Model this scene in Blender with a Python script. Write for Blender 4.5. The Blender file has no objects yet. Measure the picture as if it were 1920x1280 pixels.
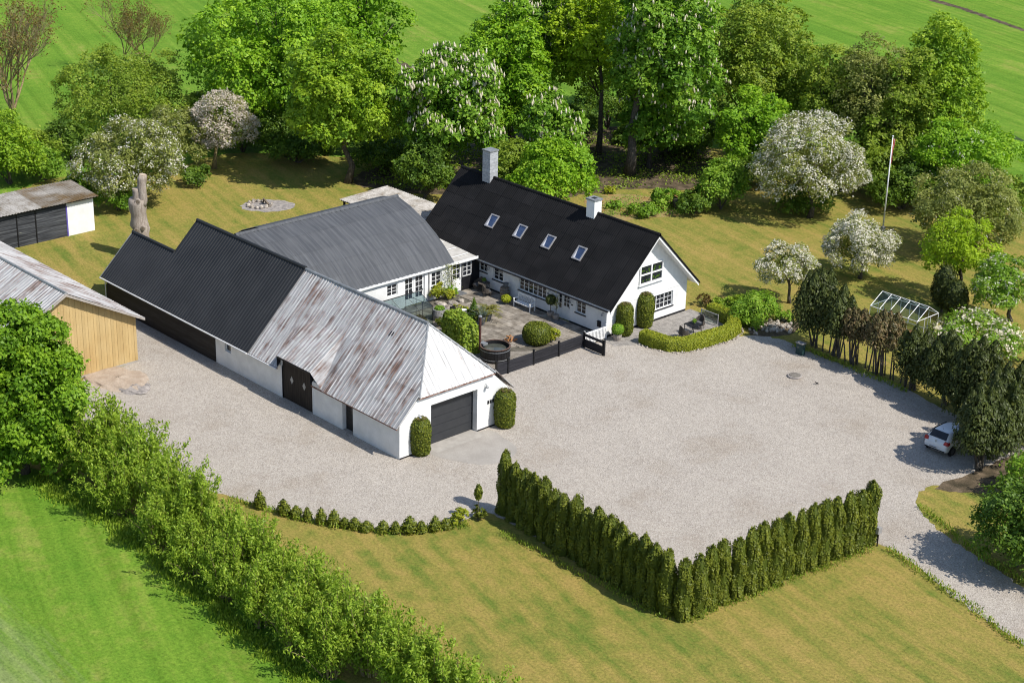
import bpy, bmesh, math, random
import numpy as np
from mathutils import Vector, Matrix

# ------------------------------------------------------------------ camera, sky, sun, exposure
SC = bpy.context.scene
COL = SC.collection
CAM = np.array([72.5666, -59.3708, 46.0])
FPX, PITCH, ROLL, AZ = 3293.715, 0.388140567, 0.0257774937, -0.815927829
FW = np.array([math.sin(AZ)*math.cos(PITCH), math.cos(AZ)*math.cos(PITCH), -math.sin(PITCH)])
_rt = np.array([math.cos(AZ), -math.sin(AZ), 0.0]); _up = np.cross(_rt, FW)
RT = math.cos(ROLL)*_rt + math.sin(ROLL)*_up
UP = -math.sin(ROLL)*_rt + math.cos(ROLL)*_up
cd = bpy.data.cameras.new('camera'); cam = bpy.data.objects.new('camera', cd); COL.objects.link(cam)
cam.matrix_world = Matrix(((RT[0], UP[0], -FW[0], CAM[0]), (RT[1], UP[1], -FW[1], CAM[1]), (RT[2], UP[2], -FW[2], CAM[2]), (0, 0, 0, 1)))
cd.sensor_width = 36.0; cd.lens = FPX/1920*36.0; cd.clip_start = 1.0; cd.clip_end = 6000
SC.camera = cam
SUN = Vector((0.82, 0.22, 1.0)).normalized()
w = bpy.data.worlds.new('World'); SC.world = w; w.use_nodes = True
nt = w.node_tree; bg = nt.nodes['Background']
sky = nt.nodes.new('ShaderNodeTexSky'); sky.sky_type = 'NISHITA'; sky.sun_disc = False
sky.sun_elevation = math.asin(SUN.z); sky.sun_rotation = math.atan2(SUN.x, SUN.y)
sky.air_density = 1.0; sky.dust_density = 0.6; sky.ozone_density = 1.0
nt.links.new(sky.outputs[0], bg.inputs[0]); bg.inputs[1].default_value = 0.13
ld = bpy.data.lights.new('sun', 'SUN'); ld.energy = 4.6; ld.angle = math.radians(0.53); ld.color = (1.0, 0.955, 0.88)
sun = bpy.data.objects.new('sun', ld); COL.objects.link(sun)
sun.rotation_euler = SUN.to_track_quat('Z', 'Y').to_euler(); sun.location = (40, 20, 80)
SC.view_settings.view_transform = 'Standard'; SC.view_settings.look = 'None'
SC.view_settings.exposure = 0.22; SC.view_settings.gamma = 1.0
SC.render.engine = 'CYCLES'
SC.cycles.max_bounces = 6; SC.cycles.transparent_max_bounces = 6; SC.cycles.diffuse_bounces = 3
SC.cycles.glossy_bounces = 2; SC.cycles.transmission_bounces = 4
SC.cycles.use_denoising = True; SC.cycles.filter_width = 1.1; SC.cycles.use_adaptive_sampling = False
SC.cycles.caustics_reflective = False; SC.cycles.caustics_refractive = False; SC.cycles.blur_glossy = 1.0
SC.cycles.sample_clamp_indirect = 3.0; SC.cycles.use_light_tree = False

# ------------------------------------------------------------------ helpers
rng = np.random.default_rng(7)
random.seed(7)
ORD = ['first', 'second', 'third', 'fourth', 'fifth', 'sixth', 'seventh', 'eighth', 'ninth', 'tenth', 'eleventh',
       'twelfth', 'thirteenth', 'fourteenth', 'fifteenth', 'sixteenth', 'seventeenth', 'eighteenth', 'nineteenth', 'twentieth']

def P(x, y, z=0.0):
    """photo pixel -> point at height z"""
    d = FW + RT*(x-960)/FPX - UP*(y-640)/FPX
    t = (z-CAM[2])/d[2]
    return Vector((CAM[0]+d[0]*t, CAM[1]+d[1]*t, z))

def pix(p):
    d = np.array([p[0], p[1], p[2]])-CAM; w_ = d@FW
    return 960+FPX*(d@RT)/w_, 640-FPX*(d@UP)/w_, w_

def height_at(b, ytop):
    lo, hi = -2.0, 40.0
    for _ in range(40):
        m = (lo+hi)/2
        if pix((b[0], b[1], m))[1] > ytop: lo = m
        else: hi = m
    return lo

class MB:
    def __init__(s): s.v = []; s.f = []
    def add(s, vs, fs):
        n = len(s.v); s.v += [tuple(v) for v in vs]; s.f += [tuple(i+n for i in f) for f in fs]; return s
    def box(s, a, b):
        (x0, y0, z0), (x1, y1, z1) = a, b
        return s.add([(x0,y0,z0),(x1,y0,z0),(x1,y1,z0),(x0,y1,z0),(x0,y0,z1),(x1,y0,z1),(x1,y1,z1),(x0,y1,z1)],
              [(0,3,2,1),(4,5,6,7),(0,1,5,4),(1,2,6,5),(2,3,7,6),(3,0,4,7)])
    def obox(s, o, u, v, w_, su, sv, sw):
        """box from corner o along unit axes"""
        o = Vector(o); u = Vector(u)*su; v = Vector(v)*sv; w_ = Vector(w_)*sw
        return s.add([o, o+u, o+u+v, o+v, o+w_, o+u+w_, o+u+v+w_, o+v+w_],
              [(0,3,2,1),(4,5,6,7),(0,1,5,4),(1,2,6,5),(2,3,7,6),(3,0,4,7)])
    def prism(s, poly, ext):
        n = len(poly); e = Vector(ext)
        a = [Vector(p) for p in poly]; b = [p+e for p in a]
        fs = [tuple(range(n)), tuple(range(2*n-1, n-1, -1))]
        fs += [(i, i+n, (i+1) % n+n, (i+1) % n) for i in range(n)]
        return s.add(a+b, fs)
    def tube(s, pts, rad, n=6, cap=True):
        pts = [Vector(p) for p in pts]
        if not hasattr(rad, '__len__'): rad = [rad]*len(pts)
        vs = []; fs = []
        for i, p in enumerate(pts):
            d = (pts[min(i+1, len(pts)-1)]-pts[max(i-1, 0)])
            if d.length < 1e-9: d = Vector((0, 0, 1))
            d.normalize()
            a = d.cross(Vector((1, 0, 0)) if abs(d.x) < .8 else Vector((0, 1, 0))).normalized(); b = d.cross(a)
            for k in range(n):
                t = 2*math.pi*k/n
                vs.append(p+(a*math.cos(t)+b*math.sin(t))*rad[i])
        for i in range(len(pts)-1):
            for k in range(n):
                k2 = (k+1) % n
                fs.append((i*n+k, i*n+k2, (i+1)*n+k2, (i+1)*n+k))
        if cap:
            fs.append(tuple(range(n-1, -1, -1))); fs.append(tuple((len(pts)-1)*n+k for k in range(n)))
        return s.add(vs, fs)
    def lathe(s, c, prof, n=16, capb=True, capt=True):
        vs = []; fs = []
        for r, z in prof:
            for k in range(n):
                t = 2*math.pi*k/n; vs.append((c[0]+r*math.cos(t), c[1]+r*math.sin(t), c[2]+z))
        for i in range(len(prof)-1):
            for k in range(n):
                k2 = (k+1) % n; fs.append((i*n+k, i*n+k2, (i+1)*n+k2, (i+1)*n+k))
        if capb: fs.append(tuple(range(n-1, -1, -1)))
        if capt: fs.append(tuple((len(prof)-1)*n+k for k in range(n)))
        return s.add(vs, fs)
    def blob(s, c, r, seed=0, amp=.12, nu=14, nv=9, power=2.0, zmin=-1.0):
        """bumpy (super)ellipsoid"""
        rg = np.random.default_rng(seed); ph = rg.uniform(0, 6.28, 8)
        vs = []; fs = []
        for j in range(nv+1):
            t = -math.pi/2+math.pi*j/nv
            for i in range(nu):
                a = 2*math.pi*i/nu
                e = 2.0/power
                ct = math.copysign(abs(math.cos(t))**e, math.cos(t)); st = math.copysign(abs(math.sin(t))**e, math.sin(t))
                k = 1+amp*(math.sin(2*a+ph[0]+3*t)+.7*math.sin(3*a+ph[1]-4*t)+.6*math.sin(5*a+ph[2]+5*t))/2
                vs.append((c[0]+r[0]*ct*math.cos(a)*k, c[1]+r[1]*ct*math.sin(a)*k, c[2]+r[2]*max(st*(1+(k-1)*.6), zmin)))
        for j in range(nv):
            for i in range(nu):
                i2 = (i+1) % nu; fs.append((j*nu+i, j*nu+i2, (j+1)*nu+i2, (j+1)*nu+i))
        return s.add(vs, fs)
    def mesh(s, name, off=(0, 0, 0)):
        me = bpy.data.meshes.new(name)
        o = Vector(off)
        me.from_pydata([(v[0]-o.x, v[1]-o.y, v[2]-o.z) for v in s.v], [], s.f)
        return me
    def build(s, name, mat, parent=None, smooth=False, origin=None):
        off = ORIG.get(parent.name, (0, 0, 0)) if parent else (origin or (0, 0, 0))
        me = s.mesh(name, off); me.materials.append(mat)
        bm = bmesh.new(); bm.from_mesh(me); bmesh.ops.recalc_face_normals(bm, faces=bm.faces); bm.to_mesh(me); bm.free()
        if smooth: me.polygons.foreach_set('use_smooth', [True]*len(me.polygons))
        o = bpy.data.objects.new(name, me); COL.objects.link(o)
        if parent: o.parent = parent
        else: o.location = off
        ORIG[o.name] = tuple(off)
        return o

ORIG = {}
def thing(name, label, cat, loc=(0, 0, 0), group=None):
    o = bpy.data.objects.new(name, None); COL.objects.link(o); o.location = loc; o.empty_display_size = .3
    o['label'] = label; o['category'] = cat
    if group: o['group'] = group
    ORIG[o.name] = tuple(loc)
    return o

def tag(o, label, cat, group=None):
    o['label'] = label; o['category'] = cat
    if group: o['group'] = group
    return o

def copy_thing(src, loc, rz=0, sc=(1, 1, 1), label=None):
    def cp(o, par):
        c = o.copy(); COL.objects.link(c)
        if par: c.parent = par
        for ch in o.children: cp(ch, c)
        return c
    r = cp(src, None); r.location = loc; r.rotation_euler = (0, 0, rz); r.scale = sc
    if label: r['label'] = label
    ORIG[r.name] = tuple(loc)
    return r

# ------------------------------------------------------------------ materials
def _nodes(name):
    m = bpy.data.materials.new(name); m.use_nodes = True
    n = m.node_tree.nodes; return m, n, m.node_tree.links, n['Principled BSDF']

def ramp(n, cols, lo=.35, hi=.65):
    r = n.new('ShaderNodeValToRGB'); e = r.color_ramp.elements
    k = len(cols)
    while len(e) < k: e.new(.5)
    for i, c in enumerate(cols):
        e[i].position = lo+(hi-lo)*i/max(1, k-1); e[i].color = (*c, 1)
    return r

def noise(n, l, vec, scale, detail=4, rough=.55):
    t = n.new('ShaderNodeTexNoise'); t.inputs['Scale'].default_value = scale; t.inputs['Detail'].default_value = detail
    t.inputs['Roughness'].default_value = rough
    l.new(vec, t.inputs['Vector']); return t.outputs['Fac']

def mapping(n, l, stretch=(1, 1, 1), rot=(0, 0, 0), coord='pos'):
    if coord == 'pos': src = n.new('ShaderNodeNewGeometry').outputs['Position']
    else: src = n.new('ShaderNodeTexCoord').outputs['Object']
    if any(rot):
        mr = n.new('ShaderNodeMapping'); mr.inputs['Rotation'].default_value = rot; l.new(src, mr.inputs['Vector']); src = mr.outputs['Vector']
    mp = n.new('ShaderNodeMapping'); mp.inputs['Scale'].default_value = stretch
    l.new(src, mp.inputs['Vector']); return mp.outputs['Vector']

def mixc(n, l, fac, a, b, mode='MIX'):
    x = n.new('ShaderNodeMix'); x.data_type = 'RGBA'; x.blend_type = mode
    if isinstance(fac, float): x.inputs[0].default_value = fac
    else: l.new(fac, x.inputs[0])
    for i, c in ((6, a), (7, b)):
        if isinstance(c, tuple): x.inputs[i].default_value = (*c, 1)
        else: l.new(c, x.inputs[i])
    return x.outputs[2]

def mat(name, cols, scale=4.0, stretch=(1, 1, 1), rough=.75, bump=0.0, bscale=None, lo=.35, hi=.65, spec=.25, metal=0.0,
        grain=0.0, gscale=60.0, objvar=0.0, coord='pos', rot=(0, 0, 0)):
    m, n, l, b = _nodes(name)
    if isinstance(cols[0], float): cols = [cols]
    vec = mapping(n, l, stretch, rot, coord)
    f = noise(n, l, vec, scale)
    r = ramp(n, cols if len(cols) > 1 else [tuple(c*.93 for c in cols[0]), tuple(min(1, c*1.06) for c in cols[0])], lo, hi)
    l.new(f, r.inputs[0]); out = r.outputs[0]
    if grain > 0:
        g = noise(n, l, mapping(n, l, (1, 1, 1), coord=coord), gscale, 2)
        gr = ramp(n, [(1-grain,)*3, (1+grain*.6,)*3], .3, .7); l.new(g, gr.inputs[0])
        out = mixc(n, l, 1.0, out, gr.outputs[0], 'MULTIPLY')
    if objvar > 0:
        oi = n.new('ShaderNodeObjectInfo')
        gr = ramp(n, [(1-objvar,)*3, (1+objvar*.5,)*3], 0, 1); l.new(oi.outputs['Random'], gr.inputs[0])
        out = mixc(n, l, 1.0, out, gr.outputs[0], 'MULTIPLY')
    l.new(out, b.inputs['Base Color'])
    b.inputs['Roughness'].default_value = rough; b.inputs['Specular IOR Level'].default_value = spec
    b.inputs['Metallic'].default_value = metal
    if bump > 0:
        bn = n.new('ShaderNodeBump'); bn.inputs['Strength'].default_value = bump; bn.inputs['Distance'].default_value = .03
        l.new(noise(n, l, mapping(n, l, stretch, rot, coord), bscale or scale*4), bn.inputs['Height']); l.new(bn.outputs[0], b.inputs['Normal'])
    return m

def leafmat(name, cols, trans=.36, rough=.5, k=(2.2, 1.78, 1.2)):
    cols = [tuple(min(.8, c*q) for c, q in zip(col, k)) for col in cols]
    m, n, l, b = _nodes(name)
    at = n.new('ShaderNodeAttribute'); at.attribute_name = 'tint'
    r = ramp(n, cols, 0, 1); l.new(at.outputs['Fac'], r.inputs[0])
    l.new(r.outputs[0], b.inputs['Base Color']); b.inputs['Roughness'].default_value = rough
    b.inputs['Specular IOR Level'].default_value = .25
    t = n.new('ShaderNodeBsdfTranslucent'); l.new(mixc(n, l, 1.0, r.outputs[0], (1.15, 1.15, .55), 'MULTIPLY'), t.inputs['Color'])
    mx = n.new('ShaderNodeMixShader'); mx.inputs[0].default_value = trans
    l.new(b.outputs[0], mx.inputs[1]); l.new(t.outputs[0], mx.inputs[2])
    l.new(mx.outputs[0], n['Material Output'].inputs['Surface'])
    return m

def gravel_mat():
    m, n, l, b = _nodes('gravel')
    v = mapping(n, l)
    vo = n.new('ShaderNodeTexVoronoi'); vo.inputs['Scale'].default_value = 17; l.new(v, vo.inputs['Vector'])
    sep = n.new('ShaderNodeSeparateColor'); l.new(vo.outputs['Color'], sep.inputs[0])
    r = ramp(n, [(.28, .253, .226), (.37, .337, .302), (.41, .375, .338), (.475, .443, .41)], 0, 1); l.new(sep.outputs[0], r.inputs[0])
    big = noise(n, l, v, .22, 5, .6)
    br = ramp(n, [(.89, .85, .80), (1.0, .985, .965), (1.05, 1.035, 1.01)], .32, .62); l.new(big, br.inputs[0])
    c = mixc(n, l, 1.0, r.outputs[0], br.outputs[0], 'MULTIPLY')
    med = noise(n, l, v, 2.2, 4); mr = ramp(n, [(.94, .93, .91), (1.05, 1.04, 1.01)], .3, .7); l.new(med, mr.inputs[0])
    c = mixc(n, l, 1.0, c, mr.outputs[0], 'MULTIPLY')
    l.new(c, b.inputs['Base Color']); b.inputs['Roughness'].default_value = .9; b.inputs['Specular IOR Level'].default_value = .15
    bn = n.new('ShaderNodeBump'); bn.inputs['Strength'].default_value = .7; bn.inputs['Distance'].default_value = .03
    l.new(vo.outputs['Distance'], bn.inputs['Height']); l.new(bn.outputs[0], b.inputs['Normal'])
    return m

def grass_mat(name, dry, mid, green, bias, along, wide, fine=9.0, stripe=.45, rows=0.0, sparse=None):
    """patchy turf; `along` is the direction of the mowing or drilling lines, `wide` their width in metres"""
    m, n, l, b = _nodes(name)
    v = mapping(n, l)
    f1 = noise(n, l, v, .14, 6, .62); f3 = noise(n, l, v, 1.1, 5, .65)
    f2 = noise(n, l, mapping(n, l, (.07/wide, 1.0/wide, 1), (0, 0, -along)), 1.0, 4, .6)
    def ma(op, x, k, y=None):
        q = n.new('ShaderNodeMath'); q.operation = op; l.new(x, q.inputs[0]); q.inputs[1].default_value = k
        if y is not None: l.new(y, q.inputs[2])
        return q.outputs[0]
    tot = ma('MULTIPLY_ADD', f2, stripe, ma('MULTIPLY_ADD', f3, .30, ma('MULTIPLY', f1, .70-stripe)))
    r = ramp(n, [dry, mid, green], bias-.10, bias+.10); l.new(tot, r.inputs[0])
    g = noise(n, l, v, fine, 6, .8)
    gr = ramp(n, [(.50, .52, .45), (.98, .98, .98), (1.42, 1.38, 1.3)], .30, .70); l.new(g, gr.inputs[0])
    c = mixc(n, l, 1.0, r.outputs[0], gr.outputs[0], 'MULTIPLY')
    if rows:
        rw = noise(n, l, mapping(n, l, (.02, 1.0/rows, 1), (0, 0, -along)), 1.0, 3, .6)
        rr = ramp(n, [(.80, .84, .74), (1.0, 1.0, 1.0), (1.16, 1.10, 1.16)], .35, .65); l.new(rw, rr.inputs[0])
        c = mixc(n, l, 1.0, c, rr.outputs[0], 'MULTIPLY')
    if sparse:   # thinly sown strip where the soil shows between the drilled rows
        p0, nn, col = sparse
        sb = n.new('ShaderNodeVectorMath'); sb.operation = 'SUBTRACT'; l.new(n.new('ShaderNodeNewGeometry').outputs['Position'], sb.inputs[0]); sb.inputs[1].default_value = p0
        dt = n.new('ShaderNodeVectorMath'); dt.operation = 'DOT_PRODUCT'; l.new(sb.outputs[0], dt.inputs[0]); dt.inputs[1].default_value = nn
        sn = noise(n, l, mapping(n, l, (.12, 1.6, 1), (0, 0, -math.atan2(-nn[0], nn[1]))), 1.0, 5, .7)
        k1 = ma('MULTIPLY_ADD', sn, 9.0, dt.outputs['Value'])
        fr = ramp(n, [(0, 0, 0), (.72, .72, .72)], .50, .95); l.new(ma('MULTIPLY', k1, .1), fr.inputs[0])
        c = mixc(n, l, fr.outputs[0], c, mixc(n, l, 1.0, col, gr.outputs[0], 'MULTIPLY'))
    l.new(c, b.inputs['Base Color']); b.inputs['Roughness'].default_value = .95; b.inputs['Specular IOR Level'].default_value = .1
    bn = n.new('ShaderNodeBump'); bn.inputs['Strength'].default_value = .9; bn.inputs['Distance'].default_value = .08
    l.new(g, bn.inputs['Height']); l.new(bn.outputs[0], b.inputs['Normal'])
    return m

def rust_mat(name, stretch, amount=.5, base=((.42, .42, .42), (.30, .30, .31))):
    m, n, l, b = _nodes(name)
    vs = mapping(n, l, stretch)
    v = mapping(n, l)
    streak = noise(n, l, vs, 1.0, 6, .65)
    patch0 = noise(n, l, v, .8, 4, .6)
    pm = n.new('ShaderNodeMath'); pm.operation = 'MULTIPLY_ADD'; pm.inputs[1].default_value = .6; pm.inputs[2].default_value = .2; l.new(patch0, pm.inputs[0]); patch = pm.outputs[0]
    mul = n.new('ShaderNodeMath'); mul.operation = 'ADD'; l.new(streak, mul.inputs[0]); l.new(patch, mul.inputs[1])
    oi = n.new('ShaderNodeObjectInfo'); om = n.new('ShaderNodeMath'); om.operation = 'MULTIPLY_ADD'; om.inputs[1].default_value = .10
    l.new(oi.outputs['Random'], om.inputs[0]); l.new(mul.outputs[0], om.inputs[2])
    rf = ramp(n, [(0, 0, 0), (1, 1, 1)], 1.0+.22-amount*.24, 1.0+.40-amount*.24); l.new(om.outputs[0], rf.inputs[0])
    # ramp input clamps at 1, so scale into range
    sc_ = n.new('ShaderNodeMath'); sc_.operation = 'MULTIPLY'; sc_.inputs[1].default_value = .5; l.new(om.outputs[0], sc_.inputs[0])
    e = rf.color_ramp.elements; e[0].position = (1.17-amount*.2)/2; e[1].position = (1.38-amount*.2)/2
    l.new(sc_.outputs[0], rf.inputs[0])
    zr = ramp(n, [base[1], base[0], tuple(min(1, x*1.25) for x in base[0])], .35, .68)
    l.new(noise(n, l, mapping(n, l, tuple(s*2.3 for s in stretch)), 1.0, 4), zr.inputs[0])
    rc = ramp(n, [(.095, .055, .042), (.18, .11, .085), (.26, .18, .145)], .3, .7); l.new(noise(n, l, v, 2.0, 3), rc.inputs[0])
    c = mixc(n, l, rf.outputs[0], zr.outputs[0], rc.outputs[0])
    l.new(c, b.inputs['Base Color']); b.inputs['Roughness'].default_value = .5; b.inputs['Metallic'].default_value = .15
    b.inputs['Specular IOR Level'].default_value = .4
    return m

MT = {}
MT['gravel'] = gravel_mat()
_t = P(1930, 60)-P(1740, 0)
_d = (P(215, 1285)-P(0, 1087)).normalized(); _nn = Vector((_d.y, -_d.x, 0)); _nn = _nn if _nn.dot(P(0, 1250)-P(0, 1087)) > 0 else -_nn
MT['lawn'] = grass_mat('lawn', (.34, .255, .075), (.252, .226, .052), (.135, .18, .03), .505, math.radians(-14), 1.1, fine=6.0, stripe=.42)
MT['field'] = grass_mat('field', (.24, .285, .055), (.148, .262, .027), (.108, .225, .02), .47, math.atan2(_t.y, _t.x), 3.0, fine=5.0, stripe=.4, rows=.9,
    sparse=(tuple(P(20, 1105)), tuple(_nn), (.30, .31, .16)))
MT['soil'] = mat('soil', [(.05, .04, .022), (.10, .075, .045), (.17, .125, .08)], 1.2, grain=.4, gscale=12, rough=.95, bump=.6)
MT['sand'] = mat('sand', [(.37, .29, .22), (.44, .36, .285)], 2, grain=.25, gscale=14, rough=.95, bump=.5)
MT['ash'] = mat('ash', [(.22, .20, .19), (.40, .36, .33)], 3, grain=.35, gscale=20, rough=.95, bump=.5)
MT['concrete'] = mat('concrete', [(.32, .293, .26), (.38, .35, .312)], .9, grain=.15, gscale=25, rough=.9, bump=.2)
MT['slab'] = mat('paving stone', [(.17, .145, .115), (.27, .235, .19), (.35, .31, .26)], 1.6, grain=.2, gscale=22, rough=.9, bump=.3, objvar=.28)
MT['brickpave'] = mat('paving brick', [(.24, .22, .20), (.34, .315, .285)], 3.0, grain=.25, gscale=12, rough=.9, bump=.4)
MT['white'] = mat('whitewash', [(.70, .70, .69), (.80, .80, .79)], 1.2, grain=.03, gscale=9, rough=.85, bump=.06, bscale=10)
MT['whitepaint'] = mat('white paint', [(.74, .74, .73), (.80, .80, .79)], 3, rough=.45)
MT['blackroof'] = mat('black roof sheet', [(.010, .010, .011), (.0155, .015, .016)], .7, rough=.8, spec=.12, objvar=.22)
MT['blacksteel'] = mat('black steel sheet', [(.020, .021, .023), (.028, .029, .031)], .6, rough=.5, spec=.3, objvar=.1)
MT['greyroof'] = mat('grey fibre cement', [(.078, .083, .092), (.095, .10, .108), (.115, .12, .128)], 1.6, (.3, 3.0, .3), rough=.7, spec=.25, objvar=.08)
MT['rustY'] = rust_mat('rusty galvanised sheet', (5.5, .30, .30), .74, base=((.45, .44, .435), (.33, .325, .32)))
MT['rustX'] = rust_mat('sunlit galvanised sheet', (.25, 3.0, .25), .14, base=((.62, .61, .60), (.42, .41, .40)))  # little rust; paler base paints in the brighter sun on the hip
MT['rustedge'] = mat('rusted edge', [(.12, .045, .03), (.25, .13, .09), (.35, .30, .28)], 4, rough=.8)
MT['greycap'] = mat('grey metal cap', [(.20, .21, .22), (.32, .33, .34)], 3, rough=.5, metal=.3)
MT['blackwood'] = mat('black stained boards', [(.010, .009, .010), (.028, .027, .028)], 2.0, (.5, 1, 6), rough=.6, spec=.3, grain=.2, gscale=18, objvar=.35)
MT['darkfence'] = mat('charcoal boards', [(.018, .018, .022), (.034, .034, .04)], 2.0, (1, .5, 6), rough=.65, objvar=.3)
MT['greywood'] = mat('weathered grey boards', [(.022, .024, .028), (.05, .053, .06), (.09, .095, .10)], 1.5, (1, .35, 7), rough=.8, objvar=.35)
MT['ochre'] = mat('ochre boards', [(.45, .30, .125), (.50, .355, .16), (.54, .395, .19)], .45, (1, 1, .8), rough=.8, objvar=.09, grain=.06, gscale=14)
MT['brownwood'] = mat('dark brown boards', [(.022, .017, .014), (.045, .036, .03)], 2, (6, 1, .5), rough=.7, objvar=.25)
MT['garagedoor'] = mat('anthracite door', [(.030, .032, .036), (.036, .038, .042)], 2, rough=.4, spec=.4)
MT['black'] = mat('black', [(.010, .010, .012), (.016, .016, .018)], 3, rough=.5)
MT['glass'] = mat('dark window glass', [(.012, .014, .018), (.03, .033, .04)], 2, rough=.06, spec=.6)
MT['skyglass'] = mat('skylight glass', [(.03, .05, .11), (.06, .09, .17)], 2, rough=.04, spec=.8)  # blue base puts the reflected sky into the glass colour
MT['whitereveal'] = mat('pale blind', [(.62, .63, .66), (.7, .7, .72)], 2, rough=.8)
MT['greyframe'] = mat('grey aluminium', [(.30, .29, .29), (.40, .39, .39)], 3, rough=.45, metal=.2)
MT['whiteframe'] = mat('white aluminium', [(.62, .62, .62), (.74, .74, .74)], 3, rough=.4)
MT['moss'] = mat('mossy corrugated cement', [(.36, .33, .29), (.25, .215, .17), (.16, .105, .05)], .8, (1, .5, 1), rough=.95, grain=.4, gscale=14, bump=.6, objvar=.1)
MT['cementsheet'] = mat('pale corrugated cement', [(.44, .41, .37), (.33, .30, .26), (.20, .16, .11)], 1.4, rough=.95, grain=.35, gscale=14, bump=.5, lo=.4, hi=.75, objvar=.1)
MT['slate'] = mat('pale slate cladding', [(.33, .34, .36), (.45, .46, .48)], 5, rough=.7, objvar=.15)
MT['bark'] = mat('bark', [(.06, .05, .04), (.14, .12, .10)], 3, (4, 4, .8), rough=.95, grain=.3, gscale=10, bump=.8)
MT['palebark'] = mat('pale dead wood', [(.26, .21, .17), (.40, .345, .29)], 3, (3, 3, .6), rough=.9, grain=.2, gscale=12, bump=.6)
MT['yellowbark'] = mat('lichen bark', [(.17, .13, .07), (.33, .27, .13)], 3, (3, 3, .8), rough=.95)
MT['redwood'] = mat('split wood', [(.33, .14, .05), (.55, .30, .14)], 5, rough=.9)
MT['copper'] = mat('brown tub rim', [(.07, .045, .035), (.16, .10, .075)], 5, rough=.5)
MT['rustpipe'] = mat('rusty stove pipe', [(.05, .022, .018), (.11, .05, .04)], 6, rough=.7)
MT['water'] = mat('tub water', [(.05, .055, .045), (.08, .085, .07)], 2, rough=.05, spec=.5)
MT['rattan'] = mat('brown rattan', [(.05, .042, .035), (.11, .095, .08)], 20, rough=.75, coord='obj')
MT['rattancushion'] = mat('grey cushion', [(.10, .105, .11), (.15, .15, .16)], 6, rough=.9)
MT['potgrey'] = mat('grey pot', [(.09, .095, .10), (.16, .165, .17)], 4, rough=.7)
MT['potstone'] = mat('stone pot', [(.24, .21, .18), (.34, .30, .265)], 6, rough=.9)
MT['barrel'] = mat('barrel staves', [(.10, .075, .05), (.24, .19, .14)], 5, (3, 3, .5), rough=.85)
MT['barrelgrey'] = mat('weathered barrel staves', [(.18, .175, .17), (.34, .33, .32)], 4, (3, 3, 2), rough=.85)
MT['stone'] = mat('field stone', [(.22, .18, .14), (.42, .37, .31), (.55, .5, .44)], 4, rough=.95, objvar=.3, bump=.5)
MT['carpaint'] = mat('white car paint', [(.72, .73, .74), (.76, .77, .78)], 2, rough=.18, spec=.6)
MT['tyre'] = mat('tyre', [(.012, .012, .013), (.02, .02, .02)], 8, rough=.85)
MT['redlamp'] = mat('red lamp lens', [(.35, .008, .012), (.45, .015, .02)], 8, rough=.2, spec=.5)
MT['chrome'] = mat('silver trim', [(.45, .46, .48), (.55, .56, .58)], 5, rough=.25, metal=.7)
MT['greenbox'] = mat('dark green box', [(.018, .045, .045), (.03, .065, .065)], 4, rough=.6)
MT['red'] = mat('red cloth', [(.50, .03, .05), (.58, .05, .07)], 6, rough=.9)
MT['terracotta'] = mat('terracotta', [(.36, .14, .07), (.45, .2, .11)], 5, rough=.9)
def clearglass():
    m, n, l, b = _nodes('greenhouse glass')
    t = n.new('ShaderNodeBsdfTransparent'); t.inputs[0].default_value = (.62, .70, .70, 1)
    g = n.new('ShaderNodeBsdfGlossy'); g.inputs['Roughness'].default_value = .05
    mx = n.new('ShaderNodeMixShader'); mx.inputs[0].default_value = .10; l.new(t.outputs[0], mx.inputs[1]); l.new(g.outputs[0], mx.inputs[2])
    l.new(mx.outputs[0], n['Material Output'].inputs['Surface']); return m
MT['clear'] = clearglass()

LF = {}
LF['maple'] = leafmat('maple leaves', [(.055, .15, .012), (.10, .23, .018), (.17, .31, .03)])
LF['maple2'] = leafmat('warm maple leaves', [(.06, .15, .014), (.115, .225, .02), (.19, .31, .035)])
LF['maple3'] = leafmat('darker maple leaves', [(.04, .11, .010), (.08, .18, .016), (.14, .26, .028)])  # slightly darker green leaves for the foreground maple
LF['chestnut'] = leafmat('chestnut leaves', [(.04, .115, .014), (.08, .19, .022), (.14, .26, .04)])
LF['yellow'] = leafmat('yellow green leaves', [(.14, .22, .010), (.22, .32, .016), (.32, .42, .03)], k=(1.35, 1.35, 1.0))
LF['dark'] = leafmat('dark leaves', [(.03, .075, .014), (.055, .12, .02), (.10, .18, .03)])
LF['oak'] = leafmat('spring oak leaves', [(.06, .125, .018), (.105, .185, .027), (.16, .24, .042)])
LF['olive'] = leafmat('olive leaves', [(.10, .13, .035), (.17, .20, .06), (.26, .28, .10)], k=(1.45, 1.4, 1.1))
LF['willow'] = leafmat('willow leaves', [(.065, .14, .018), (.125, .225, .03), (.19, .29, .055)])
LF['thuja'] = leafmat('thuja sprays', [(.030, .045, .008), (.062, .082, .012), (.11, .125, .02)], trans=.15, k=(2.25, 2.05, 1.3))
LF['cypress'] = leafmat('cypress sprays', [(.018, .032, .012), (.035, .058, .018), (.062, .09, .026)], trans=.12, k=(1.9, 1.5, 1.05))
LF['browncypress'] = leafmat('dying cypress sprays', [(.05, .06, .02), (.14, .115, .045), (.25, .165, .085)], trans=.15, k=(1, 1, 1))
LF['box'] = leafmat('box leaves', [(.11, .14, .012), (.19, .22, .02), (.28, .29, .035)], trans=.2, k=(1.55, 1.5, 1.2))
LF['ivy'] = leafmat('ivy leaves', [(.08, .14, .015), (.17, .24, .025), (.27, .32, .05)], trans=.2, k=(1.35, 1.35, 1.1))
LF['bright'] = leafmat('fresh leaves', [(.07, .17, .02), (.13, .26, .03), (.20, .33, .05)], k=(1.7, 1.45, 1.1))
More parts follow.
